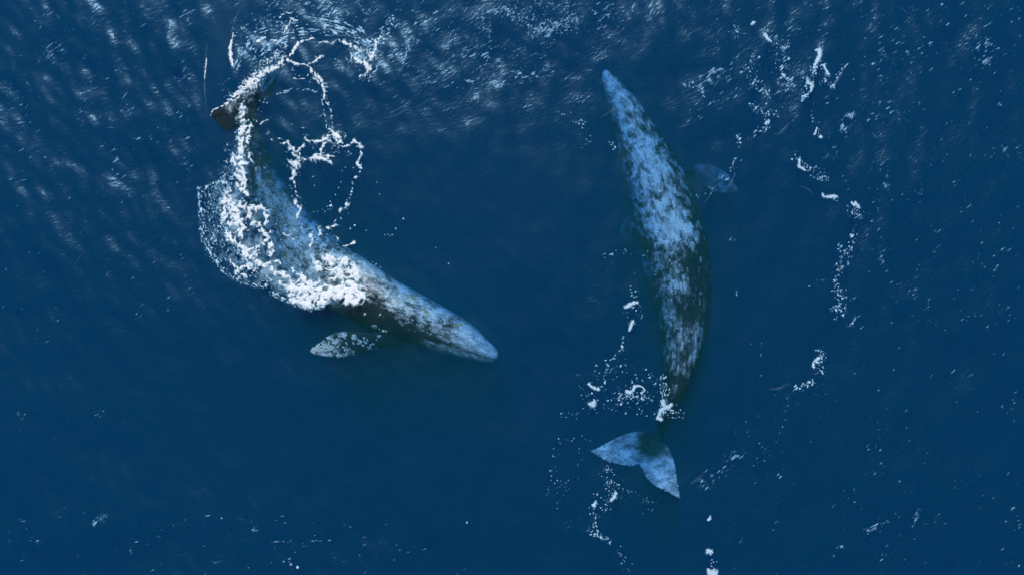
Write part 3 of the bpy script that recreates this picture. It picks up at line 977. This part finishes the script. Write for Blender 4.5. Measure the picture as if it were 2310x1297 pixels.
# thin aerated water hanging under the surface over the body
n = 16000
pts = np.concatenate([along([(590, 410, 0.5), (618, 450, 0.9), (648, 495, 1.1), (668, 545, 1.0), (702, 585, 1.0), (735, 590, 0.6)], n, 19),
                      along([(655, 470, 0.6), (668, 500, 1), (664, 525, .7)], 5500, 11), along([(700, 650), (650, 600), (610, 560)], 6000, 13),
                      along([(550, 250), (545, 320), (560, 380)], 3500, 12)])
pts = pts[fbm(pts[:, 0] / 26, pts[:, 1] / 26, 91, 3) > rng.uniform(-0.45, 0.35, len(pts))]
r = small(len(pts), 0.3, 0.7, 2)
V, F = domes(pts, r, None, None, 0.9, depth=rng.uniform(-0.82, -0.36, len(pts)), k=4)
tag(mesh_obj('bubble_cloud', V, F, M_BUBBLE), 'pale cloud of fine bubbles under the surface along the curved whale', 'bubbles', None, 'stuff')

# milky froth, a thin veil of tiny bubbles on the surface between the strands
def f_froth(px, py):
    e = poly_field(px, py, FROTH, 45.0)
    d = line_field(px, py, [[(545, 300, 22), (540, 400, 30), (520, 470, 50), (550, 540, 55), (600, 610, 55), (680, 655, 60), (760, 650, 70), (810, 650, 45)]])
    n = fbm(px / 30, py / 30, 201, 5, 0.62) + 0.5 * (lace(px, py, 22, 207, 0.9) - 0.5)
    return np.minimum(0.12 + 0.55 * np.clip(d, -0.6, 1) + 1.25 * n, e + 0.25)


foam('milky_froth', 'thin milky veil of froth between the foam strands beside the rolling whale', (430, 280, 850, 710), f_froth, 0.02, 1.6, mat=mat_foam('milky_froth', (0.46, 0.64, 0.78), 1.7, 0.70), on_whale=True)

# foam thrown up over the fluke
FLUKE = [[(475, 261, 1.2), (480, 249, 1.8), (493, 243, 1.5), (507, 237, 2.5)], [(507, 237, 4), (525, 222, 7), (545, 205, 11), (560, 192, 15), (574, 180, 16), (588, 168, 11), (602, 158, 8), (622, 152, 7), (634, 142, 7), (642, 130, 6)],
         [(642, 130, 5), (652, 137, 4), (662, 142, 4), (672, 145, 4)], [(655, 126, 3), (664, 112, 4), (672, 98, 5), (684, 93, 3)]]


def f_fluke(px, py):
    F = line_field(px, py, FLUKE)
    F2 = line_field(px, py, [[(560, 180, 8), (590, 150, 16), (620, 130, 18), (645, 105, 8)]])
    L = lace(px, py, 9, 18, 0.7)
    n = fbm(px / 5, py / 5, 22, 3)
    return np.maximum(0.26 + 0.85 * np.clip(F, -0.9, 0.8) + 1.2 * (L - 0.62) + 0.7 * n, 0.0 + 0.55 * np.clip(F2, -1.2, 1) + 1.1 * (L - 0.68) + 0.9 * (n - 0.1))


foam('fluke_spray', 'white spray along the raised edge of the rolling whale\'s tail fluke', (465, 85, 700, 275), f_fluke, 0.10, 1.1, on_whale=True)

# breaking crest ahead of the tail
def f_crest(px, py):
    F = line_field(px, py, [[(526, 75, 1.5), (522, 95, 3.5), (519, 115, 6), (521, 132, 6), (526, 150, 3)], [(466, 132, 1.4), (464, 155, 2), (461, 180, 1.2)]])
    return np.clip(F, -0.9, 1) + 0.9 * fbm(px / 3.5, py / 5, 61, 3) + 0.5 * (lace(px, py, 8, 62, 0.8) - 0.5)


foam('breaking_crest', 'narrow white breaking wave crest left of the tail', (450, 65, 545, 190), f_crest, 0.12, 1.0)

# the two drifting rings
RING_A = [[(668, 144, 4), (690, 148, 5), (700, 152, 4), (712, 168, 5), (722, 180, 6), (730, 196, 9), (733, 212, 5), (733, 225, 3), (740, 240, 4)],
          [(690, 148, 4), (708, 140, 4), (722, 128, 5), (730, 125, 3)], [(700, 160, 3), (712, 178, 4), (722, 190, 4)], [(665, 178, 1.6), (685, 178, 1.8), (698, 168, 1.8)],
          [(718, 95, 2), (740, 95, 4), (750, 97, 6), (760, 92, 3)], [(760, 90, 2), (785, 98, 7), (792, 102, 6)], [(792, 104, 3), (815, 112, 4), (828, 118, 5)],
          [(690, 92, 3), (705, 86, 3)], [(640, 72, 4), (648, 62, 4), (658, 42, 3), (668, 45, 4)], [(580, 95, 4), (590, 88, 3), (602, 84, 2)], [(612, 90, 4), (625, 92, 3)],
          [(630, 38, 2), (648, 30, 4), (662, 26, 2)]]
RING_B = [[(651, 322, 4), (655, 335, 7), (668, 342, 8), (678, 334, 6), (688, 322, 4)], [(660, 345, 6), (672, 358, 8), (678, 348, 4)], [(655, 366, 9), (664, 374, 13), (672, 366, 10), (676, 355, 6)],
          [(664, 385, 7), (662, 398, 6), (657, 404, 6)], [(664, 408, 2), (667, 425, 3), (670, 440, 2.5), (676, 448, 2)], [(666, 454, 5), (672, 466, 5), (680, 468, 4), (674, 482, 5), (670, 492, 4)],
          [(685, 362, 5), (700, 358, 8), (716, 355, 10), (730, 358, 9), (744, 365, 5), (747, 370, 4)], [(705, 352, 5), (722, 350, 6), (735, 352, 5), (755, 354, 3)], [(725, 347, 3), (724, 337, 3), (730, 330, 3)],
          [(690, 316, 4), (706, 320, 5), (722, 318, 7), (738, 310, 8), (752, 302, 14), (764, 312, 14), (768, 320, 9)], [(746, 292, 8), (752, 300, 10)], [(730, 326, 5), (742, 318, 6)],
          [(762, 326, 3), (772, 334, 2.5), (780, 330, 3), (785, 326, 3)], [(792, 324, 5), (800, 319, 6), (808, 323, 6), (813, 332, 6)], [(812, 340, 3), (815, 346, 5), (810, 355, 3), (808, 365, 4), (805, 370, 6), (812, 377, 5)],
          [(816, 386, 2), (812, 390, 3)], [(803, 400, 4), (800, 404, 3)], [(785, 455, 7), (783, 463, 6)], [(778, 470, 7), (770, 472, 6), (766, 478, 3)], [(748, 463, 5), (744, 465, 3)],
          [(755, 508, 5), (748, 512, 5), (738, 514, 3)], [(720, 515, 5), (724, 525, 6), (720, 530, 5)], [(768, 492, 3), (772, 496, 3)], [(757, 498, 3), (755, 502, 2)],
          [(604, 295, 4), (605, 304, 4)], [(611, 313, 2), (616, 318, 1.8)], [(574, 271, 2), (586, 280, 2), (594, 274, 2), (604, 272, 2.2)], [(630, 322, 2), (642, 325, 4)],
          [(757, 533, 4), (764, 538, 3)], [(775, 556, 3), (790, 551, 2.5), (800, 547, 3)], [(640, 316, 2), (625, 312, 1.5)], [(700, 530, 4), (706, 545, 4), (698, 556, 4)],
          [(664, 540, 3), (655, 535, 2), (640, 525, 2.5)]]


def f_ring(strokes, seed, size=10):
    def f(px, py):
        F = line_field(px + 5 * fbm(px / 13, py / 13, seed, 3), py + 5 * fbm(px / 13, py / 13, seed + 5, 3), strokes)
        F = 1 - (1 - F) / np.exp(1.3 * fbm(px / 12, py / 12, seed + 11, 2))
        return -0.02 + 0.85 * np.clip(F, -0.9, 1) + 0.9 * (lace(px, py, size, seed + 2, 0.8) - 0.55) + 0.32 * fbm(px / 5, py / 5, seed + 7, 2)
    return f


foam('foam_ring', 'thin upper ring of foam curling off the fluke of the rolling whale', (565, 15, 840, 255), f_ring(RING_A, 101), 0.05, 1.0)
foam('foam_ring', 'thicker lower ring of white foam inside the curve of the rolling whale', (565, 260, 830, 565), f_ring(RING_B, 131), 0.06, 1.1)

# burst of white water right of the upper ring
f_b = f_ring([[(792, 120, 5), (800, 134, 10), (816, 140, 13), (834, 136, 12), (842, 120, 8)], [(826, 145, 11), (832, 155, 9), (826, 166, 6)], [(846, 115, 4), (850, 100, 5), (846, 92, 5)],
              [(852, 92, 3), (858, 82, 3)], [(812, 172, 5), (822, 170, 6)], [(800, 108, 3), (818, 118, 5)]], 151, 11)
foam('foam_burst', 'bright burst of white foam right of the upper foam ring', (780, 75, 870, 182), f_b, 0.09, 1.0)


# ------------------------------------------------------------------ flecks, beads and drifting patches of foam
def tangent(pts, path):
    p = catmull([(a[0], a[1]) for a in path], 200)
    t = np.gradient(p, axis=0)
    i = ((pts[:, None, 0] - p[None, :, 0]) ** 2 + (pts[:, None, 1] - p[None, :, 1]) ** 2).argmin(1)
    return -np.arctan2(t[i, 1], t[i, 0])


def cluster(specs):
    """[(path, n, spread, r0, r1, elongation, angle or None)] -> points, radii, angles, elongations"""
    A, B, C, D = [], [], [], []
    for path, n, sp, r0, r1, el, an in specs:
        p = in_poly(path[1:], n) if path[0] == 'poly' else along(path, n, sp)
        if el >= 8 and n > 80:                                # long painted glints and streaks come in gusts
            p = p[fbm(p[:, 0] / 70, p[:, 1] / 70, 57, 3) > rng.uniform(-0.35, 0.45, n)]; n = len(p)
        q = path[1:] if path[0] == 'poly' else path
        A.append(p); B.append(small(n, r0, r1))
        if an == 'tan':
            C.append(tangent(p, q) + rng.normal(0, 0.25, n))
        elif an is None:
            C.append(rng.random(n) * 6.283)
        else:
            C.append(R(an) + rng.normal(0, 0.22, n))
        D.append(1 + (el - 1) * rng.random(n) ** 1.5)
    return np.concatenate(A), np.concatenate(B), np.concatenate(C), np.concatenate(D)


RIM = [(446, 425), (450, 474), (452, 523), (470, 570), (506, 615), (543, 637), (603, 650), (667, 689), (704, 700)]
spray('foam_flecks', 'bright flecks scattered along the curved wash and tail of the rolling whale', [
    (RIM, 420, 3.5, 0.6, 1.6, 2.0, None), (['poly'] + WASH, 700, 0, 0.5, 1.3, 3.2, 'tan'),
    ([(548, 232), (548, 290), (540, 340), (530, 400), (505, 440)], 620, 15, 0.6, 2.6, 1.8, None), ([(512, 335), (510, 380), (490, 420)], 260, 9, 0.6, 1.5, 1.5, None),
    ([(470, 425), (490, 440), (485, 480), (470, 520)], 260, 12, 0.6, 1.7, 2.0, None), ([(575, 395), (590, 380), (600, 395)], 60, 7, 0.6, 1.4, 1.6, None),
    ([(600, 470), (640, 520), (690, 560)], 120, 20, 0.5, 1.4, 2.5, 25), ([(690, 520), (730, 560), (760, 570)], 120, 12, 0.6, 1.8, 2.0, None),
    ([(640, 520), (680, 515), (720, 510)], 60, 6, 0.6, 1.2, 5.0, 12), ([(790, 720), (830, 730), (870, 745)], 30, 10, 0.7, 1.8, 1.8, None),
    ([(820, 590), (860, 600)], 26, 6, 0.8, 2.2, 1.6, None)], on_whale=True)
spray('foam_flecks', 'flecks and broken streaks of foam arching over the upper ring', [
    (['poly', (535, 40), (600, 15), (660, 40), (650, 100), (575, 160), (535, 150)], 420, 0, 0.6, 1.7, 2.6, 40),
    ([(535, 150), (575, 90), (640, 55), (720, 42), (790, 60), (840, 95)], 380, 11, 0.6, 1.4, 9.0, 'tan'),
    ([(560, 60), (640, 22), (740, 14), (820, 35)], 120, 10, 0.5, 1.0, 10.0, 'tan'), ([(905, 60), (918, 110), (900, 165), (860, 195)], 40, 5, 0.5, 1.0, 10.0, 'tan'),
    ([(560, 160), (620, 95), (700, 70), (770, 72), (830, 100)], 330, 9, 0.6, 1.5, 9.0, 'tan'),
    ([(528, 40), (533, 90), (530, 150)], 130, 7, 0.6, 1.5, 1.6, None), ([(600, 150), (630, 120), (650, 85)], 240, 9, 0.6, 1.6, 2.2, 45),
    ([(505, 180), (515, 215), (500, 235)], 60, 8, 0.6, 1.2, 1.5, None), ([(835, 120), (860, 85), (888, 45)], 330, 9, 0.6, 2.0, 2.0, 50),
    ([(800, 110), (830, 130), (850, 120)], 150, 20, 0.6, 1.6, 2.0, 45), ([(852, 150), (835, 175), (812, 175)], 90, 5, 0.6, 1.4, 3.0, 30),
    ([(724, 210), (730, 245), (738, 290)], 70, 1.6, 0.7, 1.5, 1.3, None), ([(736, 215), (746, 250), (750, 290)], 70, 1.8, 0.7, 1.5, 1.3, None),
    ([(628, 213), (660, 203), (718, 207)], 70, 3, 0.6, 1.1, 6.0, 8), ([(575, 215), (600, 230), (585, 255)], 70, 14, 0.6, 1.6, 2.0, 60),
    ([(505, 160), (515, 180), (500, 200)], 30, 8, 0.5, 1.0, 1.5, None), ([(463, 135), (462, 180)], 40, 2, 0.6, 1.2, 1.6, None),
    ([(640, 140), (690, 175), (725, 190)], 110, 9, 0.6, 1.3, 2.6, 30), ([(740, 130), (790, 140)], 40, 10, 0.6, 1.2, 4.0, 20)], on_whale=True)
bead = np.array([(812, 388, 2), (803, 400, 3), (796, 415, 2), (795, 426, 2), (793, 433, 2.6), (791, 440, 2.2), (788, 447, 1.6), (769, 411, 1.6), (764, 424, 1.3), (757, 440, 1.5),
                 (745, 455, 1.4), (738, 466, 1.3), (733, 478, 1.2), (772, 386, 1.3), (779, 378, 1.6), (797, 379, 1.5), (910, 494, 2.0), (893, 516, 2.0), (885, 530, 1.6), (880, 532, 1.2),
                 (850, 412, 1.4), (856, 438, 1.3), (800, 509, 2.2), (790, 516, 1.8), (826, 520, 1.1), (737, 529, 1.4), (868, 530, 1.1), (875, 529, 1.1), (1012, 595, 1.4), (983, 559, 1.3),
                 (640, 1266, 2.0), (656, 1272, 3.0), (671, 1279, 3.6), (560, 1280, 1.2), (612, 1268, 1.0), (500, 1168, 1.6), (1053, 1178, 2.0), (253, 80, 4.0), (256, 85, 2.0)])
spray('foam_flecks', 'small flecks of foam strewn around the lower ring', [([(655, 330), (670, 375), (668, 420), (672, 480)], 170, 9, 0.6, 1.6, 1.6, None), ([(690, 318), (730, 340), (790, 345)], 130, 12, 0.6, 1.4, 3.0, 15),
             ([(690, 380), (720, 400), (750, 380)], 40, 14, 0.5, 1.1, 2.5, 0), ([(810, 330), (812, 370), (798, 420), (780, 470), (740, 515)], 60, 4, 0.6, 1.6, 1.4, None),
             ([(700, 476), (730, 474), (770, 470)], 40, 4, 0.6, 1.4, 2.4, 10), ([(600, 265), (640, 275), (690, 290)], 60, 6, 0.5, 1.0, 5.0, -15),
             ([(650, 305), (700, 300)], 30, 5, 0.5, 1.1, 5.0, 10)])
flecks('foam_beads', 'single round drops of foam dotted right of the lower ring', bead[:, :2], bead[:, 2])

# beside the gliding whale's tail
spray('foam_flecks', 'foam flecks drifting left of the gliding whale\'s tail stock', [
    (['poly', (1300, 845), (1360, 790), (1480, 830), (1520, 900), (1500, 960), (1380, 925), (1320, 935)], 260, 0, 0.6, 2.2, 1.5, None),
    ([(1410, 700), (1440, 690), (1445, 712), (1425, 730)], 40, 9, 0.7, 2.2, 1.4, None), ([(1420, 640), (1424, 655), (1435, 668)], 18, 5, 0.8, 2.0, 1.4, None),
    ([(1404, 760), (1402, 790), (1380, 808), (1368, 840), (1355, 870)], 46, 3, 0.8, 2.6, 1.5, None), ([(1265, 935), (1330, 925), (1420, 915)], 60, 6, 0.6, 1.5, 1.3, None),
    ([(1390, 900), (1430, 892), (1470, 905)], 80, 6, 0.7, 2.2, 1.4, None), ([(1495, 850), (1500, 890), (1495, 940)], 120, 7, 0.7, 2.2, 2.0, 80),
    ([(1480, 935), (1510, 930), (1540, 935)], 60, 7, 0.7, 2.0, 1.5, None), ([(1500, 700), (1510, 712)], 8, 4, 0.8, 1.6, 1.3, None), ([(1360, 575), (1400, 570), (1450, 575)], 26, 7, 0.6, 1.3, 4.5, 20),
    ([(1370, 600), (1420, 610), (1440, 640)], 22, 18, 0.5, 1.0, 1.2, None)], gain=1.6, share=0.25)
spray('foam_flecks', 'sparse foam flecks below and left of the gliding whale\'s fluke', [
    ([(1265, 1000), (1300, 985), (1330, 1000)], 24, 6, 0.7, 1.5, 1.2, None), ([(1258, 1015), (1250, 1060), (1270, 1100), (1290, 1080)], 46, 8, 0.7, 1.9, 1.3, None),
    ([(1310, 1010), (1318, 1030), (1308, 1050)], 14, 5, 0.7, 1.5, 1.2, None), ([(1225, 1105), (1260, 1110), (1250, 1150)], 34, 14, 0.6, 1.6, 1.2, None),
    ([(1370, 1060), (1380, 1090), (1385, 1110), (1365, 1140)], 190, 12, 0.5, 1.8, 1.3, None), ([(1340, 1120), (1342, 1150), (1340, 1180), (1345, 1200)], 60, 6, 0.6, 2.2, 1.6, 80),
    ([(1322, 1192), (1345, 1205), (1375, 1218)], 70, 6, 0.6, 1.9, 1.8, -25), ([(1400, 1100), (1450, 1120), (1480, 1145)], 46, 5, 0.5, 1.3, 1.3, None),
    ([(1390, 1240), (1415, 1265), (1425, 1290)], 36, 9, 0.6, 1.8, 1.5, None), ([(1445, 1140), (1480, 1150)], 16, 10, 0.6, 1.2, 1.2, None), ([(1601, 1250), (1605, 1275)], 14, 6, 0.8, 1.6, 1.2, None)], gain=1.6, share=0.25)
# trail right of the gliding whale
spray('foam_flecks', 'foam flecks around the vertical patch at the upper right', [
    ([(1725, 70), (1735, 90), (1765, 105), (1775, 102)], 60, 6, 0.7, 2.0, 1.5, None), ([(1850, 110), (1845, 140), (1835, 155)], 60, 7, 0.7, 2.2, 1.6, None),
    ([(1855, 145), (1868, 170), (1860, 185), (1880, 195)], 60, 5, 0.7, 2.0, 1.6, None), ([(1835, 165), (1825, 190), (1815, 215), (1808, 222)], 80, 8, 0.7, 2.6, 1.6, None),
    ([(1660, 60), (1665, 80)], 30, 8, 0.6, 1.4, 1.6, 40), ([(1700, 130), (1690, 160), (1715, 195), (1730, 215)], 90, 9, 0.7, 2.2, 2.2, 50),
    ([(1765, 120), (1770, 170), (1790, 200)], 110, 12, 0.6, 1.9, 3.4, 50), ([(1880, 195), (1895, 165), (1910, 145)], 30, 3, 0.7, 1.5, 4.0, 55),
    ([(1700, 240), (1725, 255), (1760, 245)], 90, 9, 0.6, 2.0, 1.5, None), ([(1730, 285), (1710, 300), (1700, 310)], 40, 8, 0.6, 1.6, 3.0, 50), ([(1667, 310), (1670, 330)], 26, 4, 0.6, 1.3, 3.0, 50),
    ([(1540, 190), (1570, 195), (1590, 215)], 40, 6, 0.7, 2.0, 2.5, 50), ([(1250, 255), (1290, 265), (1315, 280), (1330, 330)], 60, 7, 0.7, 2.0, 1.4, None),
    ([(1375, 300), (1385, 340)], 8, 6, 1.2, 2.6, 1.2, None), ([(1830, 255), (1850, 300)], 24, 6, 0.7, 1.6, 2.0, 60), ([(1575, 440), (1640, 400), (1660, 360)], 50, 7, 0.6, 1.2, 5.0, 40)], gain=1.7, share=0.22)
spray('foam_flecks', 'broken line of foam flecks running down the water right of the gliding whale', [
    ([(1795, 350), (1810, 375), (1850, 385), (1858, 405)], 70, 6, 0.7, 2.2, 1.5, None), ([(1840, 400), (1862, 405)], 40, 7, 0.6, 1.6, 1.5, None), ([(1860, 445), (1890, 452)], 16, 6, 0.8, 2.0, 1.3, None),
    ([(1920, 475), (1935, 480)], 26, 9, 0.7, 2.0, 1.3, None), ([(1925, 520), (1920, 560), (1900, 600)], 70, 8, 0.6, 1.9, 2.6, 55), ([(1895, 555), (1895, 600), (1885, 640)], 70, 6, 0.7, 2.2, 1.6, 60),
    ([(1890, 660), (1900, 685), (1895, 705)], 80, 12, 0.7, 2.4, 1.5, None), ([(1870, 700), (1880, 692)], 10, 3, 0.8, 1.6, 2.0, 45), ([(1920, 735), (1930, 715)], 14, 2, 0.8, 1.9, 2.0, 60),
    ([(1855, 790), (1845, 820), (1855, 845)], 60, 9, 0.7, 2.4, 1.5, None), ([(1830, 860), (1815, 872), (1793, 875)], 34, 6, 0.8, 2.6, 1.4, None), ([(1825, 640), (1860, 632)], 12, 4, 0.7, 1.7, 1.6, 15),
    ([(1780, 880), (1770, 920), (1765, 970), (1690, 1060)], 60, 6, 0.5, 1.4, 1.6, None), ([(1860, 850), (1840, 950)], 20, 8, 0.5, 1.1, 1.6, None), ([(1640, 540), (1655, 545)], 6, 4, 0.9, 1.7, 1.2, None),
    ([(1660, 655), (1662, 665)], 4, 2, 0.9, 1.7, 1.5, None)], gain=1.7, share=0.22)

# sun glints painted as thin pale dashes leaning up to the right
spray('wavelet_glints', 'painted sun glints on thin wavelet crests scattered over the water at the right', [
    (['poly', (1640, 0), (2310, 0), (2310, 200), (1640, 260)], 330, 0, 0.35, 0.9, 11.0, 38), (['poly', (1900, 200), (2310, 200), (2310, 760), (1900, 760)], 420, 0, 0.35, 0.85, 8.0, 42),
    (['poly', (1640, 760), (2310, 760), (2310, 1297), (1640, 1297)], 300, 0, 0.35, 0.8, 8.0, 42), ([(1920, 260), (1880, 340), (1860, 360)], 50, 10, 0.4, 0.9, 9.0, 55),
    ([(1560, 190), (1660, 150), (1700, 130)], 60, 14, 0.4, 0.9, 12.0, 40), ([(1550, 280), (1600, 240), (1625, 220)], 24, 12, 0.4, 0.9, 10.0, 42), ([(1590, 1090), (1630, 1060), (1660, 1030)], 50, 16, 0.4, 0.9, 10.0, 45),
    ([(1950, 1200), (2000, 1175)], 20, 5, 0.5, 1.0, 8.0, 25), ([(2060, 1180), (2075, 1150)], 16, 6, 0.5, 1.0, 5.0, 45), ([(2245, 610), (2250, 600)], 6, 3, 0.6, 1.2, 4.0, 45)], mat=M_GLINT_DASH, gain=4.0, share=0.3)
spray('wavelet_glints', 'painted sun glints on wavelet crests along the top between the two whales', [
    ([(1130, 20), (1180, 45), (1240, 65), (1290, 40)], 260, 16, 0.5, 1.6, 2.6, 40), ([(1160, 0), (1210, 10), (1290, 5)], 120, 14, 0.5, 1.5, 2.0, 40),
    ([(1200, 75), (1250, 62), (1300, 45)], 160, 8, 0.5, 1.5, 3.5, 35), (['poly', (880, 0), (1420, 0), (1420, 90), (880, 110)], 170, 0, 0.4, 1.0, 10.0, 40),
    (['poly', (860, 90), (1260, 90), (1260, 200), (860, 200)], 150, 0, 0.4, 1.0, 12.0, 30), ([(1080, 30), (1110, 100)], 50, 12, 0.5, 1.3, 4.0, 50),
    ([(1160, 165), (1200, 172), (1240, 150)], 50, 8, 0.4, 1.0, 6.0, 20), ([(1040, 180), (1080, 188)], 24, 5, 0.4, 0.9, 5.0, 0), ([(540, 0), (700, 10), (860, 30)], 120, 14, 0.4, 1.1, 8.0, 35)], mat=M_GLINT_DASH, gain=4.0, share=0.3)
spray('wavelet_glints', 'faint painted glints on thin wavelet crests on the water at the left and lower left', [
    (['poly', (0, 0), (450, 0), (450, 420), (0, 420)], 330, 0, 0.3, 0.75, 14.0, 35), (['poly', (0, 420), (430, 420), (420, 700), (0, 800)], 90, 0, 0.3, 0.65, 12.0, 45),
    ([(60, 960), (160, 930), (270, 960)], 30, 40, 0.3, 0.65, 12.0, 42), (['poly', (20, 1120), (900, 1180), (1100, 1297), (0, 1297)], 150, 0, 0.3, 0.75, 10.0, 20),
    ([(610, 1221), (640, 1221)], 12, 1.2, 0.6, 1.2, 3.0, 0), ([(700, 1219), (745, 1219)], 16, 1.2, 0.6, 1.3, 3.0, 0), ([(210, 1185), (235, 1165)], 16, 6, 0.4, 0.8, 9.0, 45), ([(1280, 1180), (1330, 1150)], 10, 14, .35, .7, 9.0, 40)], mat=M_GLINT_DASH, gain=4.0, share=0.3)

# single drifting patches
PATCH = [('small oval foam patch, topmost of the drift at the upper right', [(1697, 55, 4), (1701, 51, 5)], 8),
         ('slanting foam patch between the topmost oval one and the tall one', [(1725, 77, 4), (1729, 83, 6), (1734, 90, 4), (1740, 93, 3)], 11),
         ('tall narrow foam patch with a hooked top at the upper right', [(1840, 114, 3), (1848, 111, 3), (1849, 122, 6), (1846, 134, 7), (1840, 143, 4), (1837, 154, 5)], 12),
         ('forked foam patch just below the tall narrow one', [(1858, 147, 4), (1862, 158, 3), (1868, 166, 5)], 13),
         ('hooked foam patch below the tall narrow one', [(1822, 186, 6), (1830, 190, 6), (1833, 192, 5), (1829, 206, 4)], 14),
         ('blocky foam patch below the cluster at the upper right', [(1727, 279, 5), (1733, 275, 6)], 15),
         ('short upright foam streak beside a round patch at the right', [(1842, 291, 2.5), (1838, 303, 4)], 16),
         ('round foam patch beside a short upright streak at the right', [(1851, 309, 6)], 17),
         ('double foam patch right of the gliding whale\'s flipper', [(1803, 361, 5), (1804, 369, 3), (1802, 376, 4), (1810, 381, 5), (1815, 384, 3)], 18),
         ('row of three foam lumps joined end to end, right of the gliding whale', [(1856, 438, 4), (1859, 444, 4), (1869, 445, 4), (1880, 443, 6), (1888, 444, 4)], 19),
         ('two-pronged slanting foam patch, farthest right of all patches', [(1921, 457, 3), (1927, 463, 5), (1930, 458, 4), (1938, 468, 5)], 20),
         ('curved foam patch low at the right, shaped like a comma', [(1847, 807, 5), (1840, 812, 3), (1834, 818, 3), (1835, 827, 5)], 21),
         ('arched foam patch left of the gliding whale\'s back', [(1411, 694, 6), (1420, 688, 7), (1430, 683, 5), (1438, 683, 5)], 22),
         ('pointed foam patch hanging under the arched one', [(1427, 725, 5), (1424, 731, 6), (1422, 740, 5), (1418, 747, 2)], 23),
         ('long foam patch above the widest one beside the tail stock', [(1328, 866, 5), (1334, 872, 4), (1343, 876, 5), (1350, 878, 6)], 24),
         ('widest foam patch left of the tail stock', [(1331, 911, 6), (1338, 912, 10), (1342, 905, 5)], 25),
         ('curled foam patch close beside the tail stock', [(1413, 882, 5), (1420, 886, 6), (1428, 881, 4), (1431, 873, 6), (1440, 869, 3), (1450, 873, 2), (1455, 881, 2), (1448, 888, 2)], 26),
         ('foam patch lying across the tail stock just above the fluke', [(1494, 905, 5), (1500, 917, 5), (1508, 918, 8), (1515, 912, 5), (1490, 926, 6), (1487, 934, 4), (1482, 943, 4), (1492, 946, 6)], 27),
         ('curved foam patch below the tip of the fluke', [(1378, 1128, 4), (1386, 1120, 5), (1390, 1112, 4)], 28),
         ('foam patch with two points left of the curved one below the fluke', [(1335, 1138, 3), (1341, 1140, 5), (1344, 1130, 3)], 29),
         ('small lumpy foam patch, upper of three at the bottom edge', [(1599, 1172, 4), (1602, 1166, 5)], 30),
         ('round foam patch, middle of three at the bottom edge', [(1598, 1243, 8), (1605, 1244, 6)], 31),
         ('large foam patch cut by the bottom edge of the view', [(1602, 1292, 10), (1612, 1290, 11), (1608, 1300, 12), (1598, 1284, 5)], 32)]
for lab, st, sd in PATCH:
    a = np.array(st)
    bb = (a[:, 0].min() - 16, a[:, 1].min() - 16, a[:, 0].max() + 16, a[:, 1].max() + 16)
    foam('foam_patch', lab, bb, (lambda st, sd: lambda px, py: 0.05 + 0.9 * np.clip(line_field(px + 2 * fbm(px / 7, py / 7, sd, 2), py + 2 * fbm(px / 7, py / 7, sd + 5, 2), [st]), -1, 1)
         + 0.4 * fbm(px / 4, py / 4, sd + 9, 2) + 0.3 * (lace(px, py, 9, sd, 0.5) - 0.6))(st, sd), 0.05, 0.9, mat=M_THIN, kind='thing', cat='foam patch', group='foam patches drifting around the gliding whale')


# ------------------------------------------------------------------ long thin ripples, their glints painted as pale ribbons
LINES = [[(916, 87), (919, 113), (911, 147), (892, 176), (856, 195)], [(864, 262), (905, 244), (940, 215)], [(865, 267), (900, 258), (929, 231)], 
         [(976, 201), (990, 199), (1003, 194)], 
         [(1000, 169), (1021, 165)], [(1084, 165), (1115, 162)], [(1023, 128), (1050, 123)], [(1060, 131), (1075, 115)], [(1128, 110), (1152, 86)], [(945, 157), (971, 139)], [(966, 157), (1021, 139)],
         
         [(1556, 1089), (1574, 1077), (1588, 1064)], [(1585, 460), (1602, 439), (1611, 422), (1630, 409)],
         [(1641, 424), (1650, 408), (1658, 389)], [(1608, 408), (1636, 390)], 
         [(560, 0), (540, 28), (528, 60), (523, 80)], [(470, 100), (464, 140), (462, 185), (467, 250)], 
         [(1355, 264), (1380, 250), (1396, 241)], 
         [(1545, 90), (1560, 75), (1590, 60)], [(1530, 290), (1555, 278)], [(1740, 305), (1760, 300), (1776, 280)],
         [(1753, 305), (1765, 292), (1776, 279)], [(1880, 195), (1893, 170), (1905, 145)], [(1800, 420), (1820, 427), (1832, 440)], [(1730, 876), (1755, 874), (1775, 862)]]


def ribbon(path, w, n=18):
    p = catmull(path, n)
    t = np.gradient(p, axis=0); t /= np.hypot(t[:, 0], t[:, 1])[:, None]
    nn = np.stack([-t[:, 1], t[:, 0]], 1)
    u = np.linspace(0, 1, n)
    ww = (w * np.sin(np.pi * u) ** 0.6 * rng.uniform(0.4, 1.3, n))[:, None] + 0.05
    V = []
    for off, up in ((-1, 0.0), (0, 0.012), (1, 0.0)):
        q = p + nn * ww * off
        x, y = P(q[:, 0], q[:, 1])
        V.append(np.stack([x, y, sea_z(x, y) + 0.004 + up], 1))
    i = np.arange(n - 1)
    F = np.concatenate([np.stack([i + k * n, i + k * n + 1, i + (k + 1) * n + 1, i + (k + 1) * n], 1) for k in (0, 1)])
    return np.concatenate(V), F


V, F, o = [], [], 0
for ln in LINES:
    for k in range(2):
        a, b = ribbon([(x + rng.normal(0, 1.5) * k, y + 2.5 * k + rng.normal(0, 1.0) * k) for x, y in ln], 0.5 - 0.2 * k)
        V.append(a); F.append(b + o); o += len(a)
tag(mesh_obj('ripple_glint_lines', np.concatenate(V), np.concatenate(F), M_GLINT), 'painted glints of long thin curved ripples drawn over the calm water around the whales', 'ripples', None, 'stuff')
